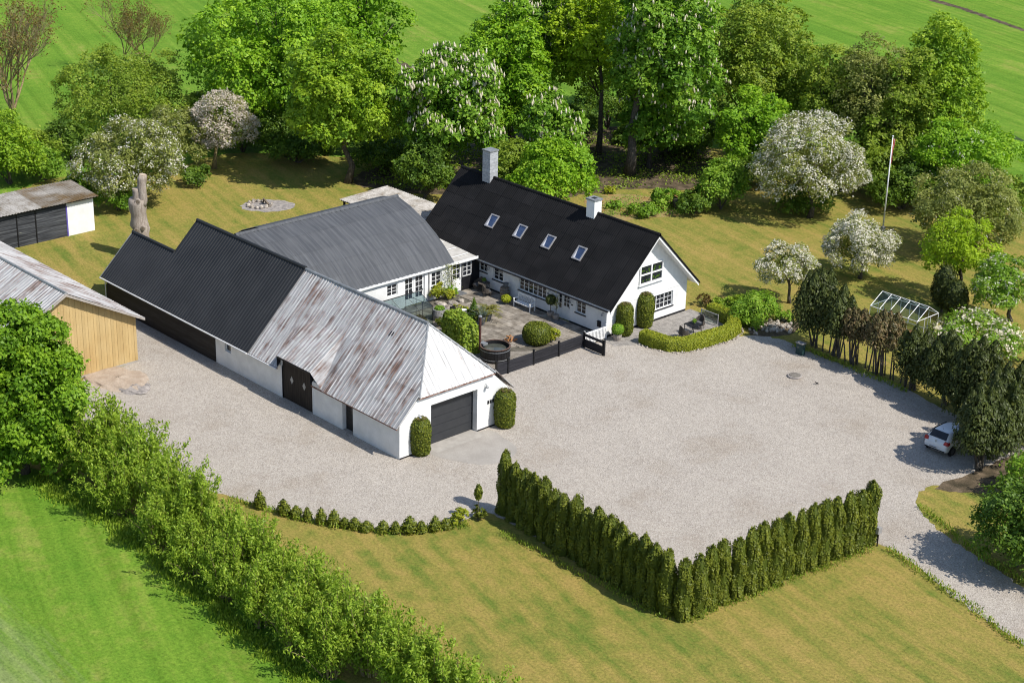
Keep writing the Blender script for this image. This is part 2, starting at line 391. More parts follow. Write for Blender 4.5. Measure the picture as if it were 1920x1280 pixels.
LF['bronze'] = leafmat('bronze buds', [(.07, .045, .018), (.13, .09, .03), (.16, .15, .04)], k=(1.6, 1.6, 1.3))
LF['petal'] = leafmat('white petals', [(.58, .55, .44), (.70, .67, .58), (.78, .76, .70)], trans=.25, k=(1, 1, 1))
LF['pinkpetal'] = leafmat('faded petals', [(.42, .34, .27), (.58, .51, .44), (.72, .67, .62)], trans=.25, k=(1, 1, 1))
LF['cream'] = leafmat('cream candles', [(.52, .47, .33), (.64, .58, .43), (.70, .66, .54)], trans=.2, k=(1, 1, 1))
LF['weed'] = leafmat('rough grass', [(.06, .13, .02), (.11, .20, .03), (.22, .24, .07)], trans=.3)
LF['lime'] = leafmat('lime flowers', [(.25, .30, .015), (.36, .40, .02), (.45, .46, .04)], trans=.2, k=(1, 1, 1))
LF['palm'] = leafmat('palm fronds', [(.08, .09, .02), (.16, .155, .035), (.24, .22, .06)], trans=.2, k=(1.3, 1.3, 1.1))
LF['agave'] = leafmat('blue green blades', [(.10, .14, .11), (.17, .22, .17), (.25, .3, .24)], trans=.2, k=(1, 1, 1))

# ------------------------------------------------------------------ the ground
def chaikin(p, it=2):
    for _ in range(it):
        q = []
        for i in range(len(p)):
            a, b = p[i], p[(i+1) % len(p)]
            q += [(a[0]*.75+b[0]*.25, a[1]*.75+b[1]*.25), (a[0]*.25+b[0]*.75, a[1]*.25+b[1]*.75)]
        p = q
    return p

def sheet(name, pts, z, m, smooth=0, jit=0.0, parent=None, step=.4):
    pts = [(p[0], p[1]) for p in pts]
    if smooth: pts = chaikin(pts, smooth)
    if jit > 0:
        q = []; rg = np.random.default_rng(len(pts)+int(z*1000))
        for i in range(len(pts)):
            a = np.array(pts[i]); b = np.array(pts[(i+1) % len(pts)]); n = max(1, int(np.linalg.norm(b-a)/step))
            for k in range(n): q.append(tuple(a+(b-a)*k/n+rg.normal(0, jit, 2)))
        pts = q
    mb = MB(); mb.add([(x, y, z) for x, y in pts], [tuple(range(len(pts)))])
    o = mb.build(name, m, parent)
    if o.data.polygons[0].normal.z < 0: o.data.flip_normals()
    if not parent: o['kind'] = 'structure'
    return o

def W(*pp): return [P(x, y) for x, y in pp]

mb = MB(); mb.add([(-1600, -1600, 0), (1600, -1600, 0), (1600, 1600, 0), (-1600, 1600, 0)], [(0, 1, 2, 3)])
fld = mb.build('field', MT['field']); fld['kind'] = 'structure'
sheet('lawn', W((-80, 840), (80, 880), (190, 925), (300, 1000), (450, 1120), (580, 1225), (760, 1380), (1200, 1600), (2200, 1600), (2150, 480), (1905, 400), (1860, 350),
               (1700, 340), (1500, 300), (1300, 270), (1000, 280), (700, 300), (420, 280), (300, 330), (140, 325), (60, 345), (-80, 400)), .004, MT['lawn'], 2, .12)
gp = [Vector((-33, .3, 0)), Vector((-32.2, -2.6, 0)), Vector((-26, -3.6, 0)), Vector((-22.4, -3.9, 0)), Vector((-22.4, -9.5, 0))]
gp += W((150, 792), (235, 862), (330, 902), (420, 928), (520, 957), (610, 980), (700, 992), (800, 992), (870, 976), (905, 958))
gp += [Vector((9.5, -.2, 0)), Vector((16, -.6, 0)), Vector((22.4, -.6, 0)), Vector((23.3, 5, 0)), Vector((23.9, 13.0, 0))]
gp += W((1650, 1020), (1700, 1045), (1800, 1128), (1920, 1208), (2080, 1330), (2080, 1215), (1920, 1102), (1830, 1042), (1765, 1000), (1725, 958), (1716, 930), (1735, 914), (1775, 905), (1815, 892))
gp += [Vector((23.6, 26, 0)), Vector((23.9, 30.3, 0)), Vector((20.5, 31.2, 0))]
gp += W((1775, 772), (1700, 727), (1600, 690), (1520, 662), (1480, 640), (1430, 628), (1400, 630))
gp += [Vector((-.3, 30, 0)), Vector((-1.4, 26, 0)), Vector((-4.6, 25, 0)), Vector((-6.5, 23.5, 0)), Vector((-6.6, 20.7, 0)), Vector((-6.6, 9, 0)), Vector((-2, 6, 0)), Vector((-6, 1, 0))]
gravel_o = sheet('gravel_yard', gp, .010, MT['gravel'], 1, .07, step=.3)
sheet('garage_apron', [(.02, 1.9), (.9, 1.9), (2.6, 2.6), (3.9, 3.4), (4.2, 5.3), (3.2, 6.6), (1.2, 6.9), (.02, 6.9)], .016, MT['concrete'], 1, .04)
sheet('garage_threshold', [(-.4, 2.35), (.75, 2.3), (.75, 6.2), (-.4, 6.15)], .022, mat('pale threshold', [(.34, .315, .28), (.42, .39, .35)], 2, grain=.1, rough=.9))
sheet('woodland_floor', W((640, 345), (720, 300), (860, 262), (1050, 240), (1300, 235), (1345, 300), (1320, 345), (1270, 362), (1200, 352), (1120, 362), (1080, 368), (960, 380), (760, 360)), .008, MT['soil'], 2, .2)
sheet('flower_bed', W((1085, 372), (1150, 362), (1240, 370), (1330, 392), (1290, 404), (1200, 408), (1160, 418), (1120, 402)), .012, mat('dry bed', [(.30, .17, .06), (.33, .25, .10), (.12, .15, .03)], .9, grain=.3, gscale=10, rough=.95), 2, .1)
sheet('rockery_bed', W((1395, 628), (1430, 600), (1500, 598), (1495, 625), (1450, 632)), .014, MT['soil'], 2, .06)
sheet('verge_soil', W((1740, 912), (1810, 892), (1900, 850), (1990, 830), (1990, 905), (1880, 925), (1830, 925), (1780, 922)), .016, MT['soil'], 2, .1)
sheet('path_edge_soil', W((820, 700), (880, 705), (905, 720), (860, 712)), .013, MT['soil'], 1, .03)
sheet('fire_pit_ash', W((445, 388), (470, 376), (520, 374), (555, 381), (552, 391), (515, 398), (475, 397)), .009, MT['ash'], 2, .08)
sheet('tractor_track', W((1740, -4), (1800, 12), (1930, 58), (1930, 63), (1795, 16), (1735, 0)), .006, MT['soil'], 0, .1)
sheet('tractor_track', W((1850, 238), (1890, 250), (1935, 268), (1935, 273), (1888, 255), (1848, 242)), .006, mat('dark track', [(.03, .06, .015), (.05, .09, .02)], 2, rough=.95), 0, .1)  # dark green wheel line through the crop
sheet('tractor_track', W((742, 108), (775, 128), (790, 140), (782, 141), (765, 129), (738, 113)), .006, MT['soil'], 0, .1)
# courtyard
sheet('courtyard_bed', [(-19, 12.5), (-5.5, 12.5), (-5.5, 21), (-12, 21.6), (-19, 21.6)], .02, mat('courtyard soil', [(.20, .175, .14), (.28, .25, .21)], 2, grain=.3, gscale=14, rough=.95))
cp = sheet('courtyard_paving', [(-18.98, 13.8), (-10.2, 13.8), (-8.2, 16.2), (-6.1, 19.4), (-5.5, 21), (-5.5, 23.28), (-19, 23.28)], .03, mat('paving joint', [(.09, .08, .06), (.14, .125, .10)], 4, rough=.95))
mb = MB(); mb.box((-.355, -.32, 0), (.355, .32, .035)); slab_me = mb.mesh('paving_slab'); slab_me.materials.append(MT['slab'])
rg = np.random.default_rng(3)
for j in range(13):
    for i in range(19):
        x = -18.6+.725*i+(.36 if j % 2 else 0); y = 14.25+.655*j if j < 12 else 0
        if j == 12: y = 22.62
        yy = 22.9-.66*j
        if yy < 14.2 or x > -5.85: continue
        if yy < 21 and x > -10.2+(yy-13.8)*.62: continue
        if x < -17 and 17.6 < yy < 20.3: continue
        o = bpy.data.objects.new('paving_slab', slab_me); COL.objects.link(o); o.parent = cp
        o.location = (x, yy, .03+rg.uniform(0, .008)); o.rotation_euler = (rg.normal(0, .006), rg.normal(0, .006), rg.normal(0, .012))
        o.scale = (1, 1, 1)
sheet('gable_terrace', [(-5.7, 22.6), (-4.2, 22.6), (-3.4, 24.1), (-1.2, 25.0), (-.6, 28), (-.9, 31), (-2.6, 32), (-5.7, 32)], .018, MT['brickpave'], 0)

# ------------------------------------------------------------------ building helpers
def frame_axes(face):
    """u runs along the wall, n points out of it"""
    return {'-Y': (Vector((1, 0, 0)), Vector((0, -1, 0))), '+X': (Vector((0, 1, 0)), Vector((1, 0, 0)))}[face]

def wall_pt(face, at, u, z, out=0.0):
    U, N = frame_axes(face)
    b = Vector((0, at, 0)) if face == '-Y' else Vector((at, 0, 0))
    return b+U*u+N*out+Vector((0, 0, z))

def wbox(mb, face, at, u0, u1, z0, z1, o0, o1):
    a = wall_pt(face, at, u0, z0, o0); b = wall_pt(face, at, u1, z1, o1)
    return mb.box(tuple(min(p, q) for p, q in zip(a, b)), tuple(max(p, q) for p, q in zip(a, b)))

def wall(parent, name, m, face, at, u0, u1, z1, openings, th=.32, z0=0.0):
    mb = MB(); br = sorted({u0, u1, *[o[0] for o in openings], *[o[1] for o in openings]})
    for a, b in zip(br[:-1], br[1:]):
        c = (a+b)/2; cuts = sorted((o[2], o[3]) for o in openings if o[0] < c < o[1]); z = z0
        for p, q in cuts:
            if p > z+1e-4: wbox(mb, face, at, a, b, z, p, -th, 0)
            z = q
        if z < z1-1e-4: wbox(mb, face, at, a, b, z, z1, -th, 0)
    return mb.build(name, m, parent)

def window(parent, face, at, u0, u1, z0, z1, casements=2, rows=3, cols=1, sill=True, setback=.09, fw=.06, muntin=.028, sillmat=None, glass=None):
    mb = MB(); s = -setback
    wbox(mb, face, at, u0, u1, z0, z0+fw, s-.05, s); wbox(mb, face, at, u0, u1, z1-fw, z1, s-.05, s)
    cw = (u1-u0)/casements
    for k in range(casements+1):
        c = u0+cw*k; h = fw*(.5 if 0 < k < casements else 1)
        a, b = (c, c+fw) if k == 0 else ((c-fw, c) if k == casements else (c-fw*.55, c+fw*.55))
        wbox(mb, face, at, a, b, z0+fw, z1-fw, s-.05, s)
    for k in range(casements):
        a = u0+cw*k+fw*.55; b = u0+cw*(k+1)-fw*.55
        for r in range(1, rows):
            z = z0+fw+(z1-z0-2*fw)*r/rows; wbox(mb, face, at, a+.01, b-.01, z-muntin/2, z+muntin/2, s-.04, s-.008)
        for c in range(1, cols):
            u = a+(b-a)*c/cols; wbox(mb, face, at, u-muntin/2, u+muntin/2, z0+fw, z1-fw, s-.042, s-.01)
    f = mb.build('window', MT['whitepaint'], parent)
    for k in range(casements):
        a = u0+cw*k+fw*.5; b = u0+cw*(k+1)-fw*.5
        g = MB(); wbox(g, face, at, a, b, z0+fw*.8, z1-fw*.8, s-.035, s-.025); g.build('pane', glass or MT['glass'], f)
    if sill:
        g = MB(); wbox(g, face, at, u0-.07, u1+.07, z0-.075, z0-.003, -setback, .06); g.build('sill', sillmat or MT['black'], f)
    return f

def door(parent, face, at, u0, u1, z1, glazed=True, mt='whitepaint', setback=.1, rows=3, cols=2, gz=1.05):
    s = -setback; mb = MB(); fw = .07
    wbox(mb, face, at, u0, u0+fw, 0.05, z1, s-.06, s); wbox(mb, face, at, u1-fw, u1, .05, z1, s-.06, s); wbox(mb, face, at, u0+fw, u1-fw, z1-fw, z1, s-.06, s)
    top = z1-fw; zz = gz if glazed else top
    wbox(mb, face, at, u0+fw, u1-fw, .06, zz, s-.055, s-.012)
    d = mb.build('door', MT[mt], parent)
    if glazed:
        g = MB(); wbox(g, face, at, u0+fw, u1-fw, zz, top, s-.04, s-.03); g.build('pane', MT['glass'], d)
        g = MB()
        wbox(g, face, at, u0+fw, u0+fw+.08, zz, top, s-.05, s-.01); wbox(g, face, at, u1-fw-.08, u1-fw, zz, top, s-.05, s-.01)
        for c in range(1, cols):
            u = u0+fw+(u1-u0-2*fw)*c/cols; wbox(g, face, at, u-.02, u+.02, zz, top, s-.049, s-.012)
        for r in range(1, rows):
            z = zz+(top-zz)*r/rows; wbox(g, face, at, u0+fw+.08, u1-fw-.08, z-.018, z+.018, s-.048, s-.014)
        g.build('glazing_bar', MT[mt], d)
    g = MB(); wbox(g, face, at, u1-fw-.09, u1-fw-.04, .98, 1.1, s-.012, s+.05); g.build('handle', MT['chrome'], d)
    return d

def profile(kind, width, pitch, amp):
    """points (u, n) across one sheet"""
    if kind == 'sine':
        n = max(4, int(round(width/pitch*4)))
        return [(width*i/n, amp*math.sin(2*math.pi*(width*i/n)/pitch)) for i in range(n+1)]
    pts = []; k = max(1, int(round(width/pitch)))
    for i in range(k):
        b = pitch*i
        pts += [(b, 0), (b+pitch*.70, 0), (b+pitch*.80, amp), (b+pitch*.92, amp)]
    pts.append((pitch*k, 0))
    s = width/(pitch*k); return [(u*s, n) for u, n in pts]

_sheet_cache = {}
def roof_sheets(parent, m, top, U, S, u0, u1, length, ncols, rows, kind, pitch, amp, smin=None, smax=None, name='roof_sheet', lap=.12, wob=.006, seed=0, thick=.012):
    """corrugated sheets laid in rows from the ridge line `top` (point at u=0) down along S"""
    U = Vector(U).normalized(); S = Vector(S).normalized(); N = U.cross(S)
    if N.z < 0: N = -N
    top = Vector(top); wd = (u1-u0)/ncols; org = Vector(ORIG[parent.name]); rg = np.random.default_rng(seed)
    rb = [length*i/rows for i in range(rows+1)] if isinstance(rows, int) else rows
    prof = profile(kind, wd+.03, pitch, amp)
    Mx = Matrix((U, S, N)).transposed().to_4x4()
    for c in range(ncols):
        for r in range(len(rb)-1):
            ub = u0+wd*c; a0 = rb[r]; a1 = rb[r+1]+(lap if r < len(rb)-2 else 0)
            lift = .012*(len(rb)-2-r)
            clipped = False; col = []
            for (u, n) in prof:
                lo, hi = a0, a1
                if smin: 
                    q = smin(ub+u)
                    if q > lo: lo = q; clipped = True
                if smax:
                    q = smax(ub+u)
                    if q < hi: hi = q; clipped = True
                col.append((u, n, lo-a0, hi-a0))
            if all(h-l < .03 for _, _, l, h in col): continue
            key = None if clipped else (parent.name, kind, round(wd, 4), round(a1-a0, 4), round(pitch, 3), m.name)
            me = _sheet_cache.get(key) if key else None
            if me is None:
                vs = []; fs = []
                for (u, n, l, h) in col:
                    h = max(h, l)
                    vs += [(u, l, n), (u, h, n), (u, h, n-thick)]
                for i in range(len(col)-1):
                    a = 3*i; b = a+3
                    fs += [(a, a+1, b+1, b), (a+1, a+2, b+2, b+1)]
                me = bpy.data.meshes.new(name); me.from_pydata(vs, [], fs); me.materials.append(m)
                if key: _sheet_cache[key] = me
            o = bpy.data.objects.new(name, me); COL.objects.link(o); o.parent = parent
            p = top+U*ub+S*a0+N*(lift+rg.uniform(0, wob))-org
            o.matrix_local = Matrix.Translation(p) @ Mx
            ORIG[o.name] = ORIG[parent.name]

def cap_line(parent, a, b, r, m, name='ridge_cap', seg=1.2, n=8, squash=.75):
    a = Vector(a); b = Vector(b); L = (b-a).length; k = max(1, int(L/seg)); d = (b-a)/L
    for i in range(k):
        p = a+d*(L*i/k); q = a+d*(L*(i+1)/k+(.04 if i < k-1 else 0))
        mb = MB(); mb.tube([p, q], [r, r*1.04], n); mb.build(name, m, parent)

# ------------------------------------------------------------------ the farmhouse
H = thing('farmhouse', 'white farmhouse under a steep black roof with four skylights', 'house', (-15, 27.4, 0))
FY, GX, BY, LX = 23.3, -5.73, 31.5, -25.3
ops = [(-19.1, -18.2, 1.25, 1.95), (-17.55, -16.45, 1.0, 1.93), (-14.75, -11.85, .98, 1.95), (-10.65, -9.42, 0, 1.98), (-8.83, -7.85, 1.0, 1.95)]
wall(H, 'front_wall', MT['white'], '-Y', FY, LX, GX, 2.36, ops)
wall(H, 'gable_wall', MT['white'], '+X', GX, FY+.32, BY, 2.22, [(26.7, 30.05, .82, 1.93), (24.6, 25.5, 0, 2.0)], th=.3)
mb = MB(); mb.box((LX, BY-.3, 0), (GX-.3, BY, 2.36)); mb.build('rear_wall', MT['white'], H)
mb = MB(); mb.prism([(LX, FY+.32, 0), (LX, BY-.3, 0), (LX, BY-.3, 2.5), (LX, 27.4, 6.5), (LX, FY+.32, 2.5)], (.3, 0, 0)); mb.build('far_gable_wall', MT['white'], H)
# board clad upper gable
bw = .165; z = 2.24; k = 0
while z < 6.3:
    y0 = 22.95+(z+bw-2.36)+.02; y1 = 31.85-(z+bw-2.36)-.02
    y0 = max(y0, FY); y1 = min(y1, BY)
    if y1-y0 < .15: break
    mb = MB(); mb.prism([(GX-.25, y0, z), (GX+.012, y0, z), (GX-.004, y0, z+bw-.012), (GX-.25, y0, z+bw-.012)], (0, y1-y0, 0))
    mb.build('board', MT['whitepaint'], H); z += bw; k += 1
mb = MB(); mb.prism([(GX-.3, 23.4, 2.23), (GX-.3, 31.4, 2.23), (GX-.3, 27.4, 6.2)], (.06, 0, 0)); mb.build('gable_lining', MT['whitepaint'], H)
mb = MB(); wbox(mb, '+X', GX, FY, BY, 2.17, 2.235, 0, .02); mb.build('string_course', MT['whitepaint'], H)
for face, at, a, b in (('-Y', FY, LX, -10.67), ('-Y', FY, -9.4, GX), ('+X', GX, FY, 24.58), ('+X', GX, 25.52, BY)):
    mb = MB(); wbox(mb, face, at, a, b, 0, .16, 0, .015); mb.build('plinth', MT['black'], H)
window(H, '-Y', FY, -19.1, -18.2, 1.25, 1.95, 2, 2)
window(H, '-Y', FY, -17.55, -16.45, 1.0, 1.93, 2, 3)
window(H, '-Y', FY, -14.75, -11.85, .98, 1.95, 6, 3)
window(H, '-Y', FY, -8.83, -7.85, 1.0, 1.95, 2, 3)
window(H, '-Y', FY, -10.65, -10.28, .75, 1.98, 1, 3, sill=False)
mb = MB(); wbox(mb, '-Y', FY, -10.65, -10.28, .05, .745, -.16, -.09); mb.build('door_side_panel', MT['whitepaint'], H)
door(H, '-Y', FY, -10.27, -9.43, 1.97)
window(H, '+X', GX, 26.7, 30.05, .82, 1.93, 4, 3, 2)
door(H, '+X', GX, 24.6, 25.5, 1.98, glazed=False)
# upper gable window, two by two panes, boxed frame proud of the boards
def proud_window():
    mb = MB(); a, b, c, d = 26.35, 28.72, 3.15, 4.58
    for q in ((a, b, c, c+.09), (a, b, d-.09, d)): wbox(mb, '+X', GX, *q, .02, .11)
    for q in ((a, a+.1), (b-.1, b), ((a+b)/2-.06, (a+b)/2+.06)): wbox(mb, '+X', GX, *q, c+.09, d-.09, .02, .11)
    wbox(mb, '+X', GX, a+.1, b-.1, (c+d)/2-.05, (c+d)/2+.05, .022, .1)
    f = mb.build('window', MT['whitepaint'], H)
    for u0, u1 in ((a+.1, (a+b)/2-.06), ((a+b)/2+.06, b-.1)):
        for z0, z1 in ((c+.09, (c+d)/2-.05), ((c+d)/2+.05, d-.09)):
            g = MB(); wbox(g, '+X', GX, u0, u1, z0, z1, .025, .04); g.build('pane', MT['glass'], f)
    g = MB(); wbox(g, '+X', GX, a-.08, b+.08, c-.07, c-.004, .02, .16); g.build('sill', MT['whitepaint'], f)
    g = MB(); rg = np.random.default_rng(5)
    for k in range(26):
        y = rg.choice([26.75, 27.2, 27.9, 28.35])+rg.normal(0, .1); zz = rg.choice([3.32, 3.95])+abs(rg.normal(0, .13))
        wbox(g, '+X', GX, y-.05, y+.05, zz, zz+.09, .041, .05)
    g.build('houseplant', LF['bright'], f)
proud_window()
# roof
sl = math.sqrt(2*4.55**2)
roof_sheets(H, MT['blackroof'], (0, 27.4, 6.88), (1, 0, 0), (0, -1, -1), -25.8, -4.95, sl, 19, 6, 'sine', .18, .022, seed=1, wob=.012)
roof_sheets(H, MT['blackroof'], (0, 27.4, 6.88), (1, 0, 0), (0, 1, -1), -25.8, -4.95, sl, 19, 3, 'sine', .18, .022, seed=2)
for s in (-1, 1):
    mb = MB(); mb.prism([(-25.7, 27.4, 6.80), (-25.7, 27.4+s*4.5, 2.30), (-25.7, 27.4+s*4.5, 2.18), (-25.7, 27.4, 6.66)], (20.65, 0, 0)); mb.build('roof_deck', MT['whitepaint'], H)
    mb = MB(); mb.prism([(-5.04, 27.4, 6.79), (-5.04, 27.4+s*4.56, 2.23), (-5.04, 27.4+s*4.56, 2.05), (-5.04, 27.4, 6.58)], (.06, 0, 0)); mb.build('barge_board', MT['whitepaint'], H)
    mb = MB(); mb.prism([(-5.0, 27.4, 6.97), (-5.0, 27.4+s*4.62, 2.35), (-5.0, 27.4+s*4.62, 2.22), (-5.0, 27.4, 6.80)], (.08, 0, 0)); mb.build('verge_trim', MT['blackroof'], H)
    mb = MB(); mb.prism([(-25.86, 27.4, 6.97), (-25.86, 27.4+s*4.62, 2.35), (-25.86, 27.4+s*4.62, 2.22), (-25.86, 27.4, 6.80)], (.06, 0, 0)); mb.build('verge_trim', MT['blackroof'], H)
cap_line(H, (-25.85, 27.4, 6.90), (-4.92, 27.4, 6.90), .13, MT['blackroof'], seg=1.1)
mb = MB(); mb.tube([(-25.6, 22.76, 2.2), (-5.2, 22.76, 2.2)], .06, 8); mb.build('gutter', MT['black'], H)
mb = MB(); mb.tube([(-5.5, 22.78, 2.16), (-5.68, 23.2, 1.9), (-5.68, 23.2, .1)], .035, 7); mb.build('downpipe', MT['whitepaint'], H)
# skylights
Ud = Vector((1, 0, 0)); Sd = Vector((0, -1, -1)).normalized(); Nd = Vector((0, -1, 1)).normalized()
for x in (-20.08, -17.0, -13.98, -10.8):
    o = Vector((x, 25.44, 6.88-(27.4-25.44)))-Nd*.02
    w_, h_ = .88, 1.1; mb = MB()
    mb.obox(o, Ud, Sd, Nd, w_, .1, .13); mb.obox(o+Sd*(h_-.1), Ud, Sd, Nd, w_, .1, .13)
    mb.obox(o+Sd*.1, Ud, Sd, Nd, .09, h_-.2, .129); mb.obox(o+Sd*.1+Ud*(w_-.09), Ud, Sd, Nd, .09, h_-.2, .129)
    f = mb.build('skylight', MT['greyframe'], H)
    g = MB(); g.obox(o+Sd*.1+Ud*.09, Ud, Sd, Nd, w_-.18, h_-.2, .085); g.build('pane', MT['skyglass'], f)
    g = MB(); q = o+Sd*.1+Ud*.09+Nd*.09
    g.prism([q+Ud*.02+Sd*.2, q+Ud*.2+Sd*(h_-.24), q+Ud*.42+Sd*(h_-.22), q+Ud*.02+Sd*(h_-.22)], Nd*.004); g.build('reveal', MT['whitereveal'], f)  # pale triangle of the inner reveal, laid over the pane
    g = MB(); g.obox(o+Sd*h_-Ud*.04, Ud, Sd, Nd, w_+.08, .16, .035); g.build('flashing', MT['blackroof'], f)
# chimneys
mb = MB(); mb.box((-11.78, 26.98, 6.1), (-10.98, 27.72, 7.86)); c = mb.build('chimney', MT['whitepaint'], H)
mb = MB(); mb.box((-11.84, 26.92, 7.86), (-10.92, 27.78, 7.97)); mb.build('chimney_cap', MT['greycap'], c)
mb = MB(); mb.box((-11.55, 27.2, 7.972), (-11.2, 27.5, 7.99)); mb.build('flue', MT['black'], c)
mb = MB(); mb.box((-22.95, 26.98, 6.1), (-22.15, 27.74, 8.95)); c = mb.build('chimney', MT['slate'], H); c['label'] = 'tall chimney clad in pale grey slates'
for k in range(9):
    z = 6.5+k*.27; mb = MB(); e = .022+.006*(k % 2)
    mb.box((-22.95-e, 26.98-e, z), (-22.15+e, 27.74+e, z+.258)); mb.build('slate_course', MT['slate'], c)
mb = MB(); mb.box((-23.02, 26.9, 8.95), (-22.08, 27.82, 9.04)); mb.build('chimney_cap', MT['greycap'], c)
# lamps, number, letter box
for u, z in ((-17.95, 1.72), (-11.48, 1.74), (-9.22, 1.72), (-6.05, 1.72)):
    mb = MB(); b = wall_pt('-Y', FY, u, z, 0)
    mb.tube([b, b+Vector((0, -.12, .08)), b+Vector((0, -.2, .02))], .018, 6); mb.lathe(b+Vector((0, -.2, -.14)), [(.09, 0), (.08, .06), (.03, .15)], 10)
    mb.build('wall_lamp', MT['greycap'], H)
mb = MB(); wbox(mb, '-Y', FY, -9.3, -9.1, 1.36, 1.44, 0, .02); mb.build('number_plate', MT['black'], H)
mb = MB(); wbox(mb, '-Y', FY, -6.55, -6.3, .62, 1.02, 0, .13); wbox(mb, '-Y', FY, -6.57, -6.28, 1.02, 1.05, 0, .16); mb.build('letter_box', MT['black'], H)

# ------------------------------------------------------------------ link building between wing and house
L = thing('link_building', 'small flat roofed link with white glazed door between grey roofed wing and farmhouse', 'building', (-22, 22, 0))
wall(L, 'front_wall', MT['black'], '+X', -19.05, 20.42, 23.29, 2.42, [(20.55, 21.52, 0, 2.27), (21.62, 22.5, 1.08, 2.18)], th=.2)
door(L, '+X', -19.05, 20.55, 21.52, 2.26, rows=3, setback=.03)
window(L, '+X', -19.05, 21.62, 22.5, 1.08, 2.18, 2, 3, sill=False, setback=.02)
mb = MB(); mb.prism([(-18.75, 20.45, 2.44), (-18.75, 22.8, 2.40), (-25.2, 23.1, 2.62), (-25.2, 20.45, 2.66)], (0, 0, .09)); mb.build('roof', mat('pale felt roof', [(.42, .40, .36), (.52, .50, .46)], 2, rough=.9), L)
for k in range(4):
    x = -19.6-k*1.4; mb = MB(); mb.box((x-.03, 20.5, 2.545+.0345*(-18.75-x)), (x+.03, 22.6, 2.585+.0345*(-18.75-x))); mb.build('roof_batten', MT['whitepaint'], L)
mb = MB(); mb.box((-18.76, 20.43, 2.36), (-18.70, 22.85, 2.555)); mb.build('fascia', MT['whitepaint'], L)

# ------------------------------------------------------------------ grey roofed wing
G = thing('house_wing', 'white single storey wing with a bowed grey corrugated roof', 'building', (-25.4, 14.5, 0))
WX = -18.97
wall(G, 'front_wall', MT['white'], '+X', WX, 9.0, 20.4, 2.5, [(14.4, 15.35, 1.2, 2.08), (16.0, 17.9, 0, 2.22), (18.55, 19.5, 1.05, 2.1)])
window(G, '+X', WX, 14.4, 15.35, 1.2, 2.08, 2, 3, sill=False)
door(G, '+X', WX, 16.0, 16.94, 2.2, rows=4, gz=.55); door(G, '+X', WX, 16.96, 17.9, 2.2, rows=4, gz=.55)
window(G, '+X', WX, 18.55, 19.5, 1.05, 2.1, 2, 3)
mb = MB(); wbox(mb, '+X', WX, 18.22, 18.32, 0, 2.5, 0, .06); mb.build('downpipe', MT['greyframe'], G)
prf = [(0, 5.95), (3.35, 4.82), (5.45, 3.5), (6.55, 2.56)]
poly = [(-25.4+x, 20.4, z-.12) for x, z in prf]+[(-19.0, 20.4, 0), (-31.8, 20.4, 0)]+[(-25.4-x, 20.4, z-.12) for x, z in prf[:0:-1]]
mb = MB(); mb.prism(poly, (0, -.3, 0)); mb.build('end_wall', MT['white'], G)
mb = MB(); mb.box((-31.8, 9, 0), (-31.5, 20.1, 2.5)); mb.build('rear_wall', MT['white'], G)
# smooth the bowed profile
def bow(t):
    p = [0, 3.35, 5.45, 6.55]; q = [5.95, 4.82, 3.5, 2.56]
    return float(np.polyval(np.polyfit(p, q, 3), t))
xs = [0, 1.7, 3.35, 4.5, 5.5, 6.6]
for s in (1, -1):
    for i in range(5):
        x0, x1 = xs[i], xs[i+1]; z0, z1 = bow(x0), bow(x1); ln = math.hypot(x1-x0, z1-z0)
        roof_sheets(G, MT['greyroof'], (-25.4+s*x0, 0, z0+.006*(5-i)), (0, 1, 0), (s*(x1-x0), 0, z1-z0), 6.0 if s > 0 else 8.8, 20.55, ln+.06, 12, 1, 'sine', .36, .042, seed=30+i, wob=.004)
mb = MB(); mb.prism([(-25.4+x, 8.6, bow(x)-.05) for x in xs]+[(-25.4+x, 8.6, bow(x)-.13) for x in xs[::-1]], (0, 11.85, 0)); mb.build('roof_deck', MT['whitepaint'], G)
cap_line(G, (-25.4, 6.0, 5.97), (-25.4, 20.6, 5.97), .15, MT['greyroof'], seg=.9)
for i in range(5):
    mb = MB(); mb.prism([(-25.4+xs[i], 20.5, bow(xs[i])+.05), (-25.4+xs[i+1], 20.5, bow(xs[i+1])+.05), (-25.4+xs[i+1], 20.5, bow(xs[i+1])-.1), (-25.4+xs[i], 20.5, bow(xs[i])-.1)], (0, .07, 0)); mb.build('verge_trim', MT['greyroof'], G)
mb = MB(); mb.box((-18.82, 9, 2.36), (-18.72, 20.55, 2.52)); mb.build('fascia', MT['whitepaint'], G)

# ------------------------------------------------------------------ long barn with the garage
B = thing('barn', 'long white barn with rusty hipped roof, black roofed rear half and garage door', 'barn', (-14, 4.4, 0))
wall(B, 'long_wall', MT['white'], '-Y', 0.0, -8.5, -.4, 2.22, [(-5.5, -4.45, 0, 1.95)], th=.4)
wall(B, 'long_wall', MT['white'], '-Y', 0.0, -19.2, -11.72, 2.22, [(-18.1, -17.42, 1.2, 2.08)], th=.4)
def gable(poly): mb = MB(); mb.prism([(0, y, z) for y, z in poly], (-.4, 0, 0)); return mb
for poly in ([(0, 0), (2.42, 0), (2.42, 2.85), (.72, 2.85), (0, 2.16)], [(6.12, 0), (8.8, 0), (8.8, 2.16), (8.08, 2.85), (6.12, 2.85)], [(.72, 2.85), (8.08, 2.85), (7.3, 3.6), (1.5, 3.6)]):
    gable(poly).build('gable_wall', MT['white'], B)
mb = MB(); mb.box((-27.4, 8.4, 0), (-.4, 8.8, 2.2)); mb.build('rear_wall', MT['white'], B)
mb = MB(); mb.box((-32.7, 4.8, 0), (-27.6, 5.0, 2.2)); mb.build('low_rear_wall', MT['blackwood'], B)
